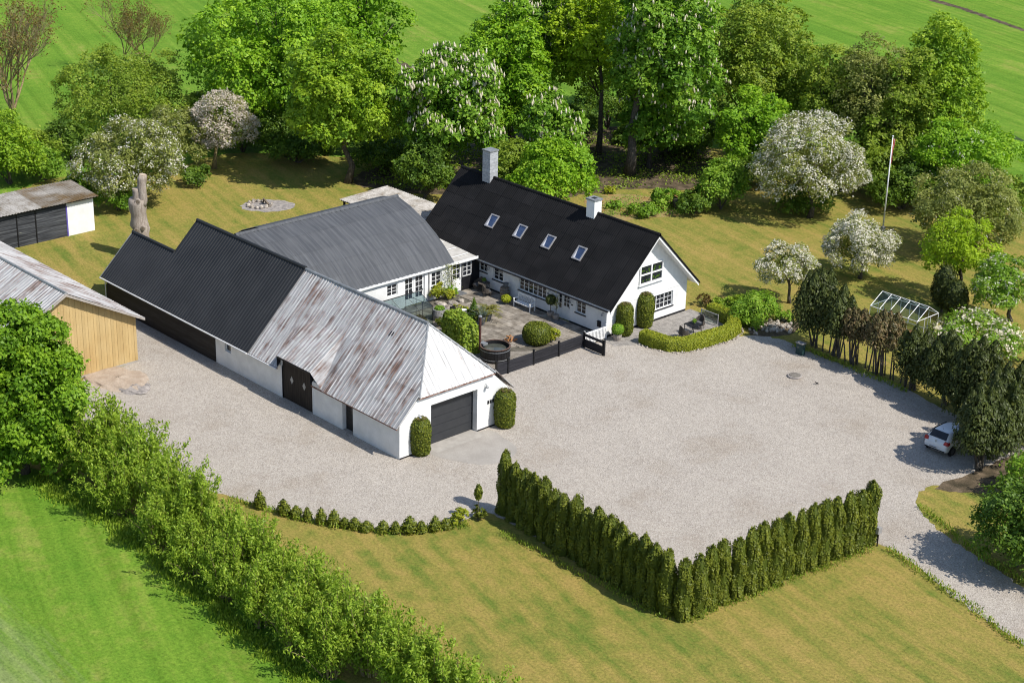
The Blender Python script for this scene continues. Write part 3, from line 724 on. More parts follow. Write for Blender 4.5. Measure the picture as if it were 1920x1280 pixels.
for a, b in ((6.12, 8.8), (.0, 2.42)):
    mb = MB(); mb.box((0, a, 0), (.015, b, .1)); mb.build('plinth', MT['black'], B)
# sectional garage door
mb = MB(); mb.box((-.5, 2.42, 0), (-.46, 6.12, 2.85)); gd = mb.build('garage_door', MT['garagedoor'], B)
for k in range(5):
    mb = MB(); z0 = .02+k*.566; mb.prism([(-.46, 2.44, z0), (-.425, 2.44, z0+.012), (-.42, 2.44, z0+.535), (-.46, 2.44, z0+.555)], (0, 3.66, 0)); mb.build('door_panel', MT['garagedoor'], gd)
for y in (1.45, 6.75):
    z = 2.48 if y < 3 else 2.95
    mb = MB(); mb.tube([(0, y, z+.05), (.1, y, z+.08), (.17, y, z+.02)], .02, 6); mb.lathe((.17, y, z-.12), [(.11, 0), (.1, .06), (.03, .14)], 10); mb.build('wall_lamp', MT['greycap'], B)
for k in range(3):
    mb = MB(); y = 6.95+.2*k; mb.box((.004, y, 1.62), (.03, y+.13, 1.84)); mb.build('number_plate', MT['black'], B)
# plank door, brown double door, window, black boarding
mb = MB(); mb.box((-5.5, .3, 0), (-4.45, .34, 1.95)); d = mb.build('door', MT['black'], B)
for k in range(5):
    mb = MB(); mb.box((-5.46+k*.2, .275, .05), (-5.275+k*.2, .3, 1.92)); mb.build('plank', MT['blackwood'], d)
mb = MB(); mb.box((-4.9, .262, 1.15), (-4.55, .275, 1.75)); mb.build('pane', MT['glass'], d)
mb = MB(); mb.box((-11.72, .1, 0.02), (-8.5, .14, 2.86)); d = mb.build('barn_door', MT['brownwood'], B)
for k in range(16):
    x = -11.7+k*.2; mb = MB(); mb.box((x+.006, .06, .03), (x+.194, .1, 2.84)); mb.build('plank', MT['brownwood'], d)
for x in (-10.75, -9.45):
    mb = MB(); mb.prism([(x, .045, 1.25), (x+.17, .045, 1.52), (x, .045, 1.79), (x-.17, .045, 1.52)], (0, .012, 0)); mb.build('diamond_pane', mat('pale pane', [(.3, .29, .27), (.4, .39, .37)], 3, rough=.3), d)
for x0, x1 in ((-11.78, -11.72), (-8.5, -8.42)):
    mb = MB(); mb.box((x0, -.03, 0), (x1, .1, 2.7)); mb.build('door_post', MT['white'], B)
window(B, '-Y', 0.0, -18.1, -17.42, 1.2, 2.08, 1, 1, sill=False, setback=.12, fw=.05)
k = 0; z = .03
while z < 2.2:
    mb = MB(); mb.prism([(-33, .03, z), (-33, -.03, z), (-33, -.008, z+.2), (-33, .03, z+.2)], (13.8, 0, 0)); mb.build('board', MT['blackwood'], B); z += .205
mb = MB(); mb.box((-33, .04, 0), (-19.2, .3, 2.24)); mb.build('rear_long_wall', MT['black'], B)
mb = MB(); mb.prism([(-33, .04, 0), (-33, 5.0, 0), (-33, 5.0, 2.3), (-33, 2.45, 4.7), (-33, .04, 2.3)], (.25, 0, 0)); mb.build('far_gable_wall', MT['blackwood'], B)
mb = MB(); mb.prism([(-27.55, .3, 2.3), (-27.55, 8.5, 2.3), (-27.55, 4.4, 6.4)], (.2, 0, 0)); mb.build('inner_gable', MT['blackwood'], B)
# roofs.  ridge Y=4.4 z=6.75, eave Y=-.3 z=2.1
RZ, EY, EZ = 6.74, -.32, 2.12
Sf = Vector((0, EY-4.4, EZ-RZ)); LF_ = Sf.length; Sn = Sf.normalized()
hipx, hex_ = -2.63, .16
def smin_f(x): return max(0.0, (x-hipx)/(hex_-hipx)*LF_*.64)
def scol(x0, x1, n, rows, seed, length=LF_, **kw): roof_sheets(B, MT['rustY'], (0, 4.4, RZ), (1, 0, 0), Sn, x0, x1, length, n, rows, 'rib', .3, .035, seed=seed, **kw)
scol(-15.0, -11.8, 4, [0, 1.9, 3.9, 5.4, LF_], 11)
scol(-11.8, -8.3, 4, [0, 1.9, 3.0], 12, length=3.0)
scol(-8.3, -7.2, 1, [0, 1.9, 3.9], 13)
scol(-7.2, .12, 8, [0, 1.9, 3.9, 5.4, LF_], 14, smin=smin_f)
# raised part over the brown door
qa = Vector((0, 4.4, RZ))+Sn*2.95; qb = Vector((0, EY, 2.93)); dd = qb-qa
roof_sheets(B, MT['rustY'], qa+Vector((0, 0, .02)), (1, 0, 0), dd, -11.8, -8.3, dd.length, 4, 2, 'rib', .3, .035, seed=15)
mb = MB(); q0 = Vector((0, 4.4, RZ))+Sn*3.9; e0 = Vector((0, EY, EZ))
mb.add([Vector((-8.3, qa.y, qa.z+.03)), Vector((-8.3, qb.y, qb.z+.02)), Vector((-7.2, e0.y, e0.z+.05)), Vector((-7.2, qa.y, qa.z+.05))], [(0, 1, 2), (0, 2, 3)])
mb.build('valley_sheet', MT['rustY'], B)
mb = MB(); mb.add([Vector((-11.8, qa.y, qa.z)), Vector((-11.8, qb.y, qb.z)), Vector((-11.8, e0.y, e0.z))], [(0, 1, 2)]); mb.build('cheek', MT['black'], B)
mb = MB(); mb.add([Vector((-8.3, qa.y, qa.z-.02)), Vector((-8.3, qb.y, qb.z-.02)), Vector((-8.3, e0.y, e0.z))], [(0, 1, 2)]); mb.build('cheek', MT['black'], B)
mb = MB(); mb.box((-11.8, EY-.02, 2.83), (-8.3, EY+.04, 2.9)); mb.build('eaves_board', MT['black'], B)
for a, b in ((-15, -11.82), (-8.28, .1)):
    mb = MB(); mb.box((a, EY+.02, EZ-.1), (b, EY+.07, EZ-.02)); mb.build('eaves_board', MT['rustedge'], B)
mb = MB(); mb.tube([(-15, EY-.04, EZ-.06), (-11.85, EY-.04, EZ-.07)], .05, 7); mb.build('gutter', MT['whiteframe'], B)
# hip end
hs = Vector((hex_-hipx, 0, 3.62-RZ)); HL = hs.length; half = 3.02
roof_sheets(B, MT['rustX'], (hipx, 4.4, RZ), (0, 1, 0), hs, -half, half, HL, 7, [0, HL*.62, HL], 'rib', .29, .03, seed=16, smin=lambda u: min(HL, abs(u)/half*HL))
mb = MB(); mb.box((hex_-.03, 4.4-half, 3.53), (hex_+.01, 4.4+half, 3.6)); mb.build('eaves_board', MT['rustedge'], B)
# rear slope
Sr = Vector((0, 9.12-4.4, EZ-RZ)); Lr = Sr.length
roof_sheets(B, MT['rustY'], (0, 4.4, RZ), (1, 0, 0), Sr, -15, .12, Lr, 12, 3, 'rib', .3, .035, seed=17, smin=smin_f)
roof_sheets(B, MT['blacksteel'], (0, 4.4, RZ+.1), (1, 0, 0), Sr, -27.6, -14.95, Lr, 11, 1, 'rib', .29, .035, seed=18)
# black steel half
Sb = Vector((0, -.38-4.4, 2.16-RZ-.1)); Lb = Sb.length
roof_sheets(B, MT['blacksteel'], (0, 4.4, RZ+.1), (1, 0, 0), Sb, -27.6, -14.95, Lb, 11, 1, 'rib', .29, .04, seed=19)
tl = (4.4-2.45)/4.78*Lb; tp = Vector((0, 4.4, RZ+.1))+Sb.normalized()*tl
roof_sheets(B, MT['blacksteel'], tp, (1, 0, 0), Sb, -33.1, -27.62, Lb-tl, 5, 1, 'rib', .29, .04, seed=20)
roof_sheets(B, MT['blacksteel'], (0, 2.45, tp.z), (1, 0, 0), (0, 2.75, -2.6), -33.1, -27.62, 3.8, 5, 1, 'rib', .29, .04, seed=21)
mb = MB(); mb.prism([(-15, 4.4, RZ+.02), (-15, 9.1, EZ-.02), (-15, 9.1, EZ-.1), (-15, 4.4, RZ-.12), (-15, EY+.02, EZ-.1), (-15, EY+.02, EZ-.02)], (-12.5, 0, 0)); mb.build('roof_deck', MT['black'], B)
mb = MB(); mb.prism([(hipx-.1, 4.4, RZ-.08), (hipx-.1, 9.0, EZ-.08), (hipx-.1, 8.9, EZ-.16), (hipx-.1, 4.4, RZ-.2), (hipx-.1, EY+.1, EZ-.16), (hipx-.1, EY+.06, EZ-.08)], (-4.4, 0, 0)); mb.build('roof_deck', MT['black'], B)
cap_line(B, (-27.65, 4.4, RZ+.12), (-14.95, 4.4, RZ+.12), .11, MT['blacksteel'], seg=2.1)
cap_line(B, (-33.15, 2.45, tp.z+.03), (-27.65, 2.45, tp.z+.03), .10, MT['blacksteel'], seg=2.0)
cap_line(B, (-14.95, 4.4, RZ+.04), (hipx, 4.4, RZ+.04), .10, MT['greycap'], seg=1.2)
cap_line(B, (hipx, 4.4, RZ+.02), (hex_+.02, 4.4-half, 3.66), .07, MT['greycap'], 'hip_cap', seg=1.3)
cap_line(B, (hipx, 4.4, RZ+.02), (hex_+.02, 4.4+half, 3.66), .07, MT['greycap'], 'hip_cap', seg=1.3)
for a, b, c in ((-27.62, 4.4, RZ+.12),):
    mb = MB(); mb.prism([(a, 4.4, RZ+.15), (a, -.38, 2.2), (a, -.38, 2.1), (a, 4.4, RZ)], (-.05, 0, 0)); mb.build('verge_trim', MT['blacksteel'], B)
mb = MB(); mb.prism([(-33.1, 2.45, tp.z+.05), (-33.1, -.38, 2.2), (-33.1, -.38, 2.08), (-33.1, 2.45, tp.z-.1)], (-.05, 0, 0)); mb.build('verge_trim', MT['greycap'], B)
mb = MB(); mb.tube([(-33.1, -.46, 2.12), (-14.97, -.46, 2.12)], .055, 8); mb.build('gutter', MT['whiteframe'], B)
mb = MB(); mb.tube([(-33.0, -.44, 2.1), (-33.02, -.1, 1.85), (-33.02, -.1, .05)], .04, 7); mb.build('downpipe', MT['whiteframe'], B)
for dx in (0, .2):
    p = Vector((-4.9+dx, 4.4, RZ))+Sn*1.35+Vector((0, -.05, .05)); mb = MB(); mb.obox(p, (1, 0, 0), Sn, (0, -.7, .7), .1, .36-dx*.4, .012); mb.build('roof_vent', MT['black'], B)

# ------------------------------------------------------------------ ochre barn
O = thing('ochre_barn', 'ochre boarded barn with a rusty metal roof at the left edge', 'barn', (-33, -9, 0))
OX = -22.55; oy0, oy1, orz, oez = -14.2, -3.9, 6.12, 3.35
n = 50
for k in range(n):
    y = oy0+(oy1-oy0)*k/n; y2 = y+(oy1-oy0)/n-.010
    f = lambda yy: orz-.06-(orz-oez)*abs(yy+9.05)/5.15
    d = .014 if k % 2 else .004
    mb = MB(); mb.prism([(OX-.04+d, y, .12), (OX-.04+d, y2, .12), (OX-.04+d, y2, f(y2)), (OX-.04+d, y, f(y))], (-.06, 0, 0)); mb.build('board', MT['ochre'], O)
mb = MB(); mb.prism([(OX-.11, oy0, .1), (OX-.11, oy1, .1), (OX-.11, oy1, oez-.1), (OX-.11, -9.05, orz-.16), (OX-.11, oy0, oez-.1)], (-.1, 0, 0)); mb.build('gable_frame', MT['brownwood'], O)
mb = MB(); mb.box((OX-.2, oy0, 0), (OX+.02, oy1, .115)); mb.build('plinth', MT['concrete'], O)
for y in (oy0, oy1-.15):
    mb = MB(); mb.box((-46, y, 0), (OX-.22, y+.15, oez-.05)); mb.build('side_wall', MT['ochre'], O)
mb = MB(); mb.box((-46, oy0+.16, 0), (-45.8, oy1-.16, oez)); mb.build('rear_wall', MT['ochre'], O)
for s in (1, -1):
    sv = Vector((0, s*5.55, (oez-.25)-orz))
    roof_sheets(O, MT['rustY'], (0, -9.05, orz+.05), (1, 0, 0), sv, -46.3, -22.1, sv.length, 27, 3, 'rib', .3, .03, seed=40+s)
    mb = MB(); mb.prism([(-22.12, -9.05, orz+.03), (-22.12, -9.05+s*5.55, oez-.21), (-22.12, -9.05+s*5.55, oez-.36), (-22.12, -9.05, orz-.14)], (.05, 0, 0)); mb.build('barge_board', mat('weathered barge', [(.30, .27, .24), (.4, .36, .33)], 4, rough=.9), O)
    mb = MB(); mb.prism([(-46.2, -9.05, orz), (-46.2, -9.05+s*5.4, oez-.2), (-46.2, -9.05+s*5.4, oez-.28), (-46.2, -9.05, orz-.1)], (24, 0, 0)); mb.build('roof_deck', MT['brownwood'], O)
cap_line(O, (-46.3, -9.05, orz+.08), (-22.08, -9.05, orz+.08), .09, MT['greycap'], seg=1.5)

# ------------------------------------------------------------------ black and white shed
S_ = thing('garden_shed', 'low black boarded shed with a white end bay and mossy roof', 'shed', (-50, 2, 0))
SX = -48.1
k = 0; z = .02
while z < 2.7:
    for a, b in ((-6, 1.0), (1.1, 2.6), (2.72, 5.35)):
        if a == 1.1 and z > 2.25: pass
        mb = MB(); mb.prism([(SX, a, z), (SX+.035, a, z), (SX+.012, a, z+.15), (SX, a, z+.15)], (0, b-a, 0)); mb.build('board', MT['greywood'], S_)
    z += .152
mb = MB(); mb.box((SX-.2, -6, 0), (SX-.003, 5.35, 2.75)); mb.build('front_wall', MT['black'], S_)
for y in (1.0, 2.6):
    mb = MB(); mb.box((SX, y+.005, 0), (SX+.07, y+.095, 2.35)); mb.build('door_post', MT['black'], S_)
mb = MB(); mb.box((SX+.036, 1.18, 1.12), (SX+.07, 1.36, 1.17)); mb.build('handle', MT['chrome'], S_)
mb = MB(); mb.box((SX-.15, 5.37, 0), (SX+.05, 7.75, 2.8)); mb.build('white_wall', MT['white'], S_)
mb = MB(); mb.box((SX+.02, 5.3, 0), (SX+.056, 5.42, 2.5)); mb.build('blue_trim', mat('blue edge', [(.10, .08, .32), (.14, .11, .4)], 3, rough=.8), S_)
mb = MB(); mb.box((-52, 7.55, 0), (SX-.16, 7.75, 2.8)); mb.build('end_wall', MT['white'], S_)
mb = MB(); mb.box((-52, -6, 0), (-51.8, 7.5, 2.9)); mb.build('rear_wall', MT['blackwood'], S_)
sv = Vector((4.4, 0, -.28))
for y0, y1, mm, sd in ((-6.2, 3.0, MT['cementsheet'], 50), (3.0, 8.0, MT['moss'], 51)):
    roof_sheets(S_, mm, (-52.0, 0, 3.2), (0, 1, 0), sv, y0, y1, sv.length, int((y1-y0)/1.0), 2, 'sine', .25, .03, seed=sd, wob=.02)
mb = MB(); mb.prism([(-52, -6.1, 3.14), (-47.72, -6.1, 2.87), (-47.72, -6.1, 2.80), (-52, -6.1, 3.05)], (0, 14, 0)); mb.build('roof_deck', MT['black'], S_)

# ------------------------------------------------------------------ open lean-to behind the wing
K = thing('lean_to', 'open lean-to with a mossy corrugated roof behind the grey wing', 'shelter', (-32, 26, 0))
sv = Vector((0, -5.0, -.15))
roof_sheets(K, MT['cementsheet'], (0, 28.4, 2.6), (1, 0, 0), sv, -36.3, -26.3, sv.length, 9, 3, 'sine', .25, .03, seed=60, wob=.02)
mb = MB(); mb.prism([(-36.2, 28.3, 2.55), (-36.2, 23.5, 2.4), (-36.2, 23.5, 2.32), (-36.2, 28.3, 2.47)], (9.8, 0, 0)); mb.build('roof_deck', MT['brownwood'], K)
for x in (-36, -31.2, -26.5):
    for y in (23.7, 28.1):
        mb = MB(); mb.box((x-.07, y-.07, 0), (x+.07, y+.07, 2.4)); mb.build('post', MT['brownwood'], K)
mb = MB(); mb.box((-36, 28.2, 0), (-26.4, 28.28, 2.4)); mb.build('back_wall', MT['brownwood'], K)

# ------------------------------------------------------------------ foliage
def leaf_obj(name, pos, nrm, size, m, parent, rg, asp=.62, cup=.12, tint=None, stuff=True, along=None):
    N = len(pos); org = np.array(ORIG[parent.name]) if parent else np.zeros(3)
    pos = np.asarray(pos)-org; nrm = np.asarray(nrm, float)
    nrm /= np.maximum(1e-6, np.linalg.norm(nrm, axis=1))[:, None]
    r = rg.normal(size=(N, 3)) if along is None else np.asarray(along)+rg.normal(0, .25, (N, 3))
    t = r-(r*nrm).sum(1)[:, None]*nrm; t /= np.maximum(1e-6, np.linalg.norm(t, axis=1))[:, None]
    b = np.cross(nrm, t)
    L = (np.asarray(size)*rg.uniform(.7, 1.3, N))[:, None]*.5; Wd = L*asp
    v = np.empty((N, 4, 3)); v[:, 0] = pos-t*L; v[:, 1] = pos+b*Wd+nrm*L*cup*2; v[:, 2] = pos+t*L; v[:, 3] = pos-b*Wd+nrm*L*cup*2
    me = bpy.data.meshes.new(name); me.vertices.add(4*N); me.vertices.foreach_set('co', v.astype(np.float32).ravel())
    me.loops.add(4*N); me.loops.foreach_set('vertex_index', np.arange(4*N, dtype=np.int32))
    me.polygons.add(N); me.polygons.foreach_set('loop_start', np.arange(0, 4*N, 4, dtype=np.int32))
    at = me.attributes.new('tint', 'FLOAT', 'POINT')
    if tint is None: tint = rg.beta(2.2, 2.2, N)
    at.data.foreach_set('value', np.repeat(np.clip(tint, 0, 1), 4).astype(np.float32))
    me.update(calc_edges=True); me.materials.append(m)
    o = bpy.data.objects.new(name, me); COL.objects.link(o); o.parent = parent
    if stuff: o['kind'] = 'stuff'
    ORIG[o.name] = tuple(org)
    return o

def unit(rg, n):
    d = rg.normal(size=(n, 3)); return d/np.linalg.norm(d, axis=1)[:, None]

def make_lobes(rg, c, r, nl, lf, zlo=-.55):
    """lobe centres over an ellipsoid, with their outward directions and radii"""
    C = []; D = []; R = []
    k = 0
    while len(C) < nl:
        d = unit(rg, 1)[0]
        if d[2] < zlo: continue
        p = np.array(c)+d*np.array(r)*rg.uniform(.55, .88)*(1+.1*math.sin(3*math.atan2(d[1], d[0])+k*.0))
        rad = lf*np.mean(r)*rg.uniform(.65, 1.35)
        if all(np.linalg.norm(p-q) > .62*(rad+s)*.8 for q, s in zip(C, R)) or k > nl*25:
            C.append(p); D.append(d); R.append(rad)
        k += 1
    return np.array(C), np.array(D), np.array(R)

def lobe_leaves(rg, C, D, R, n, flat=.78, tintvar=.22, per=11, spray=.30):
    """leaves gathered in flat sprays that ride on the lobes"""
    k = max(8, n//per)
    pr = R**2/np.sum(R**2); si = rg.choice(len(C), k, p=pr)
    d = unit(rg, k); dt = (d*D[si]).sum(1)
    d[dt < -.15] *= -1; d[:, 2] += .2; d /= np.linalg.norm(d, axis=1)[:, None]
    sp_ = C[si]+d*(R[si]*rg.uniform(.62, 1.12, k))[:, None]*np.array([1, 1, flat])
    sn = d*.7+np.array([0, 0, .6])+rg.normal(0, .38, (k, 3)); sn /= np.linalg.norm(sn, axis=1)[:, None]
    lt = rg.uniform(-tintvar, tintvar, len(C)); st_ = rg.normal(0, .16, k)
    idx = rg.integers(0, k, n)
    off = rg.normal(0, 1, (n, 3)); off -= (off*sn[idx]).sum(1)[:, None]*sn[idx]*.85
    pos = sp_[idx]+off*spray*np.minimum(1.0, R[si[idx]]/.9)[:, None]*.75
    nrm = sn[idx]+rg.normal(0, .33, (n, 3))
    tint = rg.beta(2.5, 2.5, n)*.6+.2+lt[si[idx]]+st_[idx]
    return pos, nrm, tint, idx

def limbs(mb, rg, base, top, r0, C, nb=12, n=8, lean=.02, start=.35):
    base = Vector(base); top = Vector(top); k = 6; pts = []; rad = []
    for i in range(k+1):
        t = i/k; p = base.lerp(top, t)+Vector((rg.normal(0, lean), rg.normal(0, lean), 0))*(top-base).length*(1 if 0 < i else 0)
        pts.append(p); rad.append(r0*(1.35 if i == 0 else 1)*(1-.72*t))
    mb.tube(pts, rad, n)
    if len(C):
        for i in rg.choice(len(C), min(nb, len(C)), replace=False):
            t = rg.uniform(start, .9); a = pts[0].lerp(pts[-1], t); b = Vector(C[i]); m_ = a.lerp(b, .55)+Vector((0, 0, -.08*(b-a).length))
            rr = r0*(1-.72*t)*.5; mb.tube([a, m_, b], [rr, rr*.6, rr*.2], 5)

def crown_from_px(bx, by, cx, yt, yb, hw):
    b = P(bx, by); c0 = pix((b.x, b.y, 5))[2]
    rx = hw*c0/FPX; th = PITCH; Hm = (yb-yt)/2*c0/FPX
    rz = math.sqrt(max((rx*.75)**2, Hm**2-(rx*math.sin(th))**2))/math.cos(th)
    sh = (cx-pix((b.x, b.y, 6))[0])*c0/FPX
    cc = Vector((b.x, b.y, 0))+Vector(RT.tolist())*sh; cc.z = 0
    z = height_at(cc, (yt+yb)/2)
    return b, (cc.x, cc.y, max(z, rz*.75+.2)), (rx*.97, rx*.97, rz)

def tree(name, label, bx, by, cx, yt, yb, hw, leaf, n, size=.3, nl=40, lf=.27, trunk=.22, bark='bark', group=None, seed=0, cat='tree', asp=.66, blossom=None, nbl=0, bsize=.16, candles=0, zlo=-.55, inner=.14, stems=1, flat=.78, off=(0,0)):
    rg = np.random.default_rng(seed+100)
    b, c, r = crown_from_px(bx, by, cx, yt, yb, hw)
    t = thing(name, label, cat, (b.x, b.y, 0), group)
    C, D, R = make_lobes(rg, c, r, nl, lf, zlo)
    pos, nrm, tint, idx = lobe_leaves(rg, C, D, R, n, flat)
    ni = int(n*inner)
    pi = np.array(c)+unit(rg, ni)*np.array(r)*rg.uniform(.2, .72, (ni, 1)); pos = np.vstack([pos, pi]); nrm = np.vstack([nrm, unit(rg, ni)+[0, 0, .4]]); tint = np.concatenate([tint, rg.uniform(.1, .6, ni)])  # inner leaves tinted darker, so the crown's deep shadow is in their colour
    sz = np.full(len(pos), size); sz[n:] *= 1.5
    leaf_obj('crown', pos, nrm, sz, LF[leaf], t, rg, asp, tint=tint)
    for s in range(stems):
        mb = MB(); a = 2*math.pi*s/max(1, stems)+seed; q = .5*(stems > 1)
        limbs(mb, rg, (b.x+q*.4*math.cos(a), b.y+q*.4*math.sin(a), -.05), (c[0]*.4+b.x*.6+q*r[0]*.5*math.cos(a), c[1]*.4+b.y*.6+q*r[0]*.5*math.sin(a), c[2]+r[2]*.35), trunk*(1 if stems == 1 else .6), C, 14 if stems == 1 else 6)
        mb.build('trunk', MT[bark], t, smooth=True)
    if blossom:
        nb2 = int(nbl*2.6); p2, n2, t2, _ = lobe_leaves(rg, C, D, R*1.05, nb2, flat, per=5, spray=.2)
        leaf_obj('blossom', p2, n2, np.full(nb2, bsize*.66), LF[blossom], t, rg, .95)
    if candles:
        p2, n2, t2, _ = lobe_leaves(rg, C, D, R*1.03, candles*3, flat, per=1)
        keep = np.argsort(-n2[:, 2])[:candles]
        cone_stuff('blossom_candles', p2[keep], .42, .10, LF['cream'], t, rg)
    return t

def cone_stuff(name, pts, h, r, m, parent, rg, n=5):
    org = np.array(ORIG[parent.name]); K = len(pts); pts = np.asarray(pts)-org
    a = np.arange(n)*2*math.pi/n
    hh = h*rg.uniform(.7, 1.25, K); rr = r*rg.uniform(.8, 1.2, K); tl = rg.normal(0, .12, (K, 2))
    V = np.zeros((K, 2*n+1, 3))
    for i in range(n):
        V[:, i] = pts+np.stack([.6*rr*np.cos(a[i]), .6*rr*np.sin(a[i]), np.zeros(K)], 1)
        V[:, n+i] = pts+np.stack([rr*np.cos(a[i])+tl[:, 0]*.3*hh, rr*np.sin(a[i])+tl[:, 1]*.3*hh, hh*.35], 1)
    V[:, 2*n] = pts+np.stack([tl[:, 0]*hh, tl[:, 1]*hh, hh], 1)
    fs = []
    for i in range(n):
        j = (i+1) % n; fs += [(i, j, n+j), (i, n+j, n+i), (n+i, n+j, 2*n)]
    fs = np.array(fs); F = (fs[None]+(np.arange(K)*(2*n+1))[:, None, None]).reshape(-1, 3)
    me = bpy.data.meshes.new(name); me.vertices.add(K*(2*n+1)); me.vertices.foreach_set('co', V.astype(np.float32).ravel())
    me.loops.add(F.size); me.loops.foreach_set('vertex_index', F.astype(np.int32).ravel())
    me.polygons.add(len(F)); me.polygons.foreach_set('loop_start', np.arange(0, F.size, 3, dtype=np.int32))
    at = me.attributes.new('tint', 'FLOAT', 'POINT'); at.data.foreach_set('value', np.repeat(rg.uniform(0, 1, K), 2*n+1).astype(np.float32))
    me.update(calc_edges=True); me.materials.append(m)
    o = bpy.data.objects.new(name, me); COL.objects.link(o); o.parent = parent; o['kind'] = 'stuff'
    return o

def bare_tree(name, label, bx, by, ytop, hw, seed, leafn=2500, bark='yellowbark', r0=.16, forks=4, group=None, lf='bronze', lsize=.16):
    rg = np.random.default_rng(seed); b = P(bx, by); d0 = pix((b.x, b.y, 5))[2]
    Ht = height_at(b, ytop); R = hw*d0/FPX
    t = thing(name, label, 'tree', (b.x, b.y, 0), group); mb = MB(); tips = []
    twig = MB()
    def grow(p, d, ln, r, lv):
        k = 3; q = p; pts = [p]; rad = [r]; dd = d
        for i in range(k):
            dd = (dd+Vector(rg.normal(0, .13, 3))+Vector((0, 0, .05))).normalized(); q = q+dd*ln/k; pts.append(q); rad.append(r*(1-.16*(i+1)))
        (mb if lv < 2 else twig).tube(pts, rad, 6 if lv < 1 else (4 if lv < 3 else 3), cap=False)
        if lv >= 4: tips.append(q); return
        nb = (forks, 4, 5, 4)[lv]
        for i in range(nb):
            a = 2*math.pi*i/nb+rg.uniform(0, 1.2); sp = rg.uniform(.32, .62)*(R/Ht*3.2 if lv == 0 else 1.0)
            side = dd.cross(Vector((math.cos(a), math.sin(a), .1))).normalized()
            nd = (dd*1.0+side*sp+Vector((0, 0, .12))).normalized()
            s = pts[-1] if i < 2 else pts[-1].lerp(pts[1], rg.uniform(.0, .6))
            grow(s, nd, ln*rg.uniform(.62, .84)*(1.75 if lv == 0 else 1), max(.012, r*.56), lv+1)
    grow(Vector((b.x, b.y, -.05)), Vector((0, 0, 1)), Ht*.17, r0, 0)
    mb.build('trunk', MT[bark], t, smooth=True); o = twig.build('twigs', MT[bark], t); o['kind'] = 'stuff'
    tp = np.array([tuple(v) for v in tips]); k = rg.integers(0, len(tp), leafn)
    pos = tp[k]+rg.normal(0, .22, (leafn, 3)); leaf_obj('buds', pos, unit(rg, leafn)+[0, 0, .5], np.full(leafn, lsize), LF[lf], t, rg)
    return t

def mesh_scatter(me_mb, rg, n, push=.03):
    """random points and normals on a closed MB shape"""
    tv = []
    for f in me_mb.f:
        for i in range(1, len(f)-1): tv.append((f[0], f[i], f[i+1]))
    V = np.array(me_mb.v); T = np.array(tv); a, b, c = V[T[:, 0]], V[T[:, 1]], V[T[:, 2]]
    nn = np.cross(b-a, c-a); ar = np.linalg.norm(nn, axis=1); k = rg.choice(len(T), n, p=ar/ar.sum())
    u = rg.uniform(size=n); v = rg.uniform(size=n); fl = u+v > 1; u[fl] = 1-u[fl]; v[fl] = 1-v[fl]
    p = a[k]+(b-a)[k]*u[:, None]+(c-a)[k]*v[:, None]; q = nn[k]/np.maximum(ar[k], 1e-9)[:, None]
    cen = V.mean(0); flip = ((p-cen)*q).sum(1) < 0; q[flip] *= -1
    return p+q*rg.uniform(-push*.5, push, n)[:, None], q

def clipped(t, mb, leaf, n, size, seed, push=.05, asp=.6, updir=.3, name='foliage', tip=None, core=True, jit=.45):
    rg = np.random.default_rng(seed)
    p, q = mesh_scatter(mb, rg, n, push)
    z = p[:, 2]; tn = rg.beta(2.2, 2.4, n)
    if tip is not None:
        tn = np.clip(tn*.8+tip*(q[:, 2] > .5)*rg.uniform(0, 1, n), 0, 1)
    leaf_obj(name, p, q*.9+np.array([0, 0, updir])+rg.normal(0, jit, (n, 3)), np.full(n, size), LF[leaf], t, rg, asp, tint=tn)
    if core:
        o = mb.build('core', LF[leaf], t)
    return t

# --- thuja hedge: four column shapes, copied along the two arms
def thuja_proto(k, h=3.35, r=.47):
    rg = np.random.default_rng(900+k)
    t = thing('thuja', 'x', 'hedge tree', (0, 0, 0), 'thuja columns of the V shaped hedge')
    mb = MB(); ph = rg.uniform(0, 6.28, 4); prof = []
    nz = 10
    for i in range(nz+1):
        f = i/nz; rr = r*(.92+.10*math.sin(f*7+ph[0]))*(1 if f < .72 else max(.10, math.cos((f-.72)/.28*1.40)**.65))
        prof.append((rr*.86, f*h))
    mb.lathe((0, 0, 0), prof, 9)
    p, q = mesh_scatter(mb, rg, 6500, .09)
    bump = np.sin(p[:, 2]*3.1+ph[1]+2*np.arctan2(p[:, 1], p[:, 0]))*.07+np.sin(p[:, 2]*5.3+ph[2]-3*np.arctan2(p[:, 1], p[:, 0]))*.05
    p = p+q*bump[:, None]
    tn = np.clip(rg.beta(2, 2.4, len(p))*.7+.45*bump/.09*.4+.1, 0, 1)
    leaf_obj('foliage', p, q+rg.normal(0, .45, p.shape)+[0, 0, .3], np.full(len(p), .115), LF['thuja'], t, rg, .6, tint=tn)
    # loose leader shoots
    m_ = 70; a = rg.uniform(0, 6.28, m_); s = rg.uniform(0, 1, m_)
    pp = np.stack([np.cos(a)*.16*(1-s)+rg.normal(0, .04, m_), np.sin(a)*.16*(1-s)+rg.normal(0, .04, m_), h-.25+s*.38], 1)
    leaf_obj('leader', pp, unit(rg, m_), np.full(m_, .17), LF['thuja'], t, rg, .45, along=np.tile([0, 0, 1.0], (m_, 1)))
    mb.build('core', LF['thuja'], t)
    m2 = MB(); m2.tube([(0, 0, -.03), (0, 0, .5)], [.07, .05], 6); m2.build('trunk', MT['bark'], t)
    return t
protos = [thuja_proto(k) for k in range(4)]
used = [False]*4
def place_thuja(x, y, i, rz, s, sz, label):
    k = i % 4
    if not used[k]:
        used[k] = True; o = protos[k]; o.location = (x, y, 0); o.rotation_euler = (0, 0, rz); o.scale = (s, s, sz); o['label'] = label
    else: copy_thing(protos[k], (x, y, 0), rz, (s, s, sz), label)
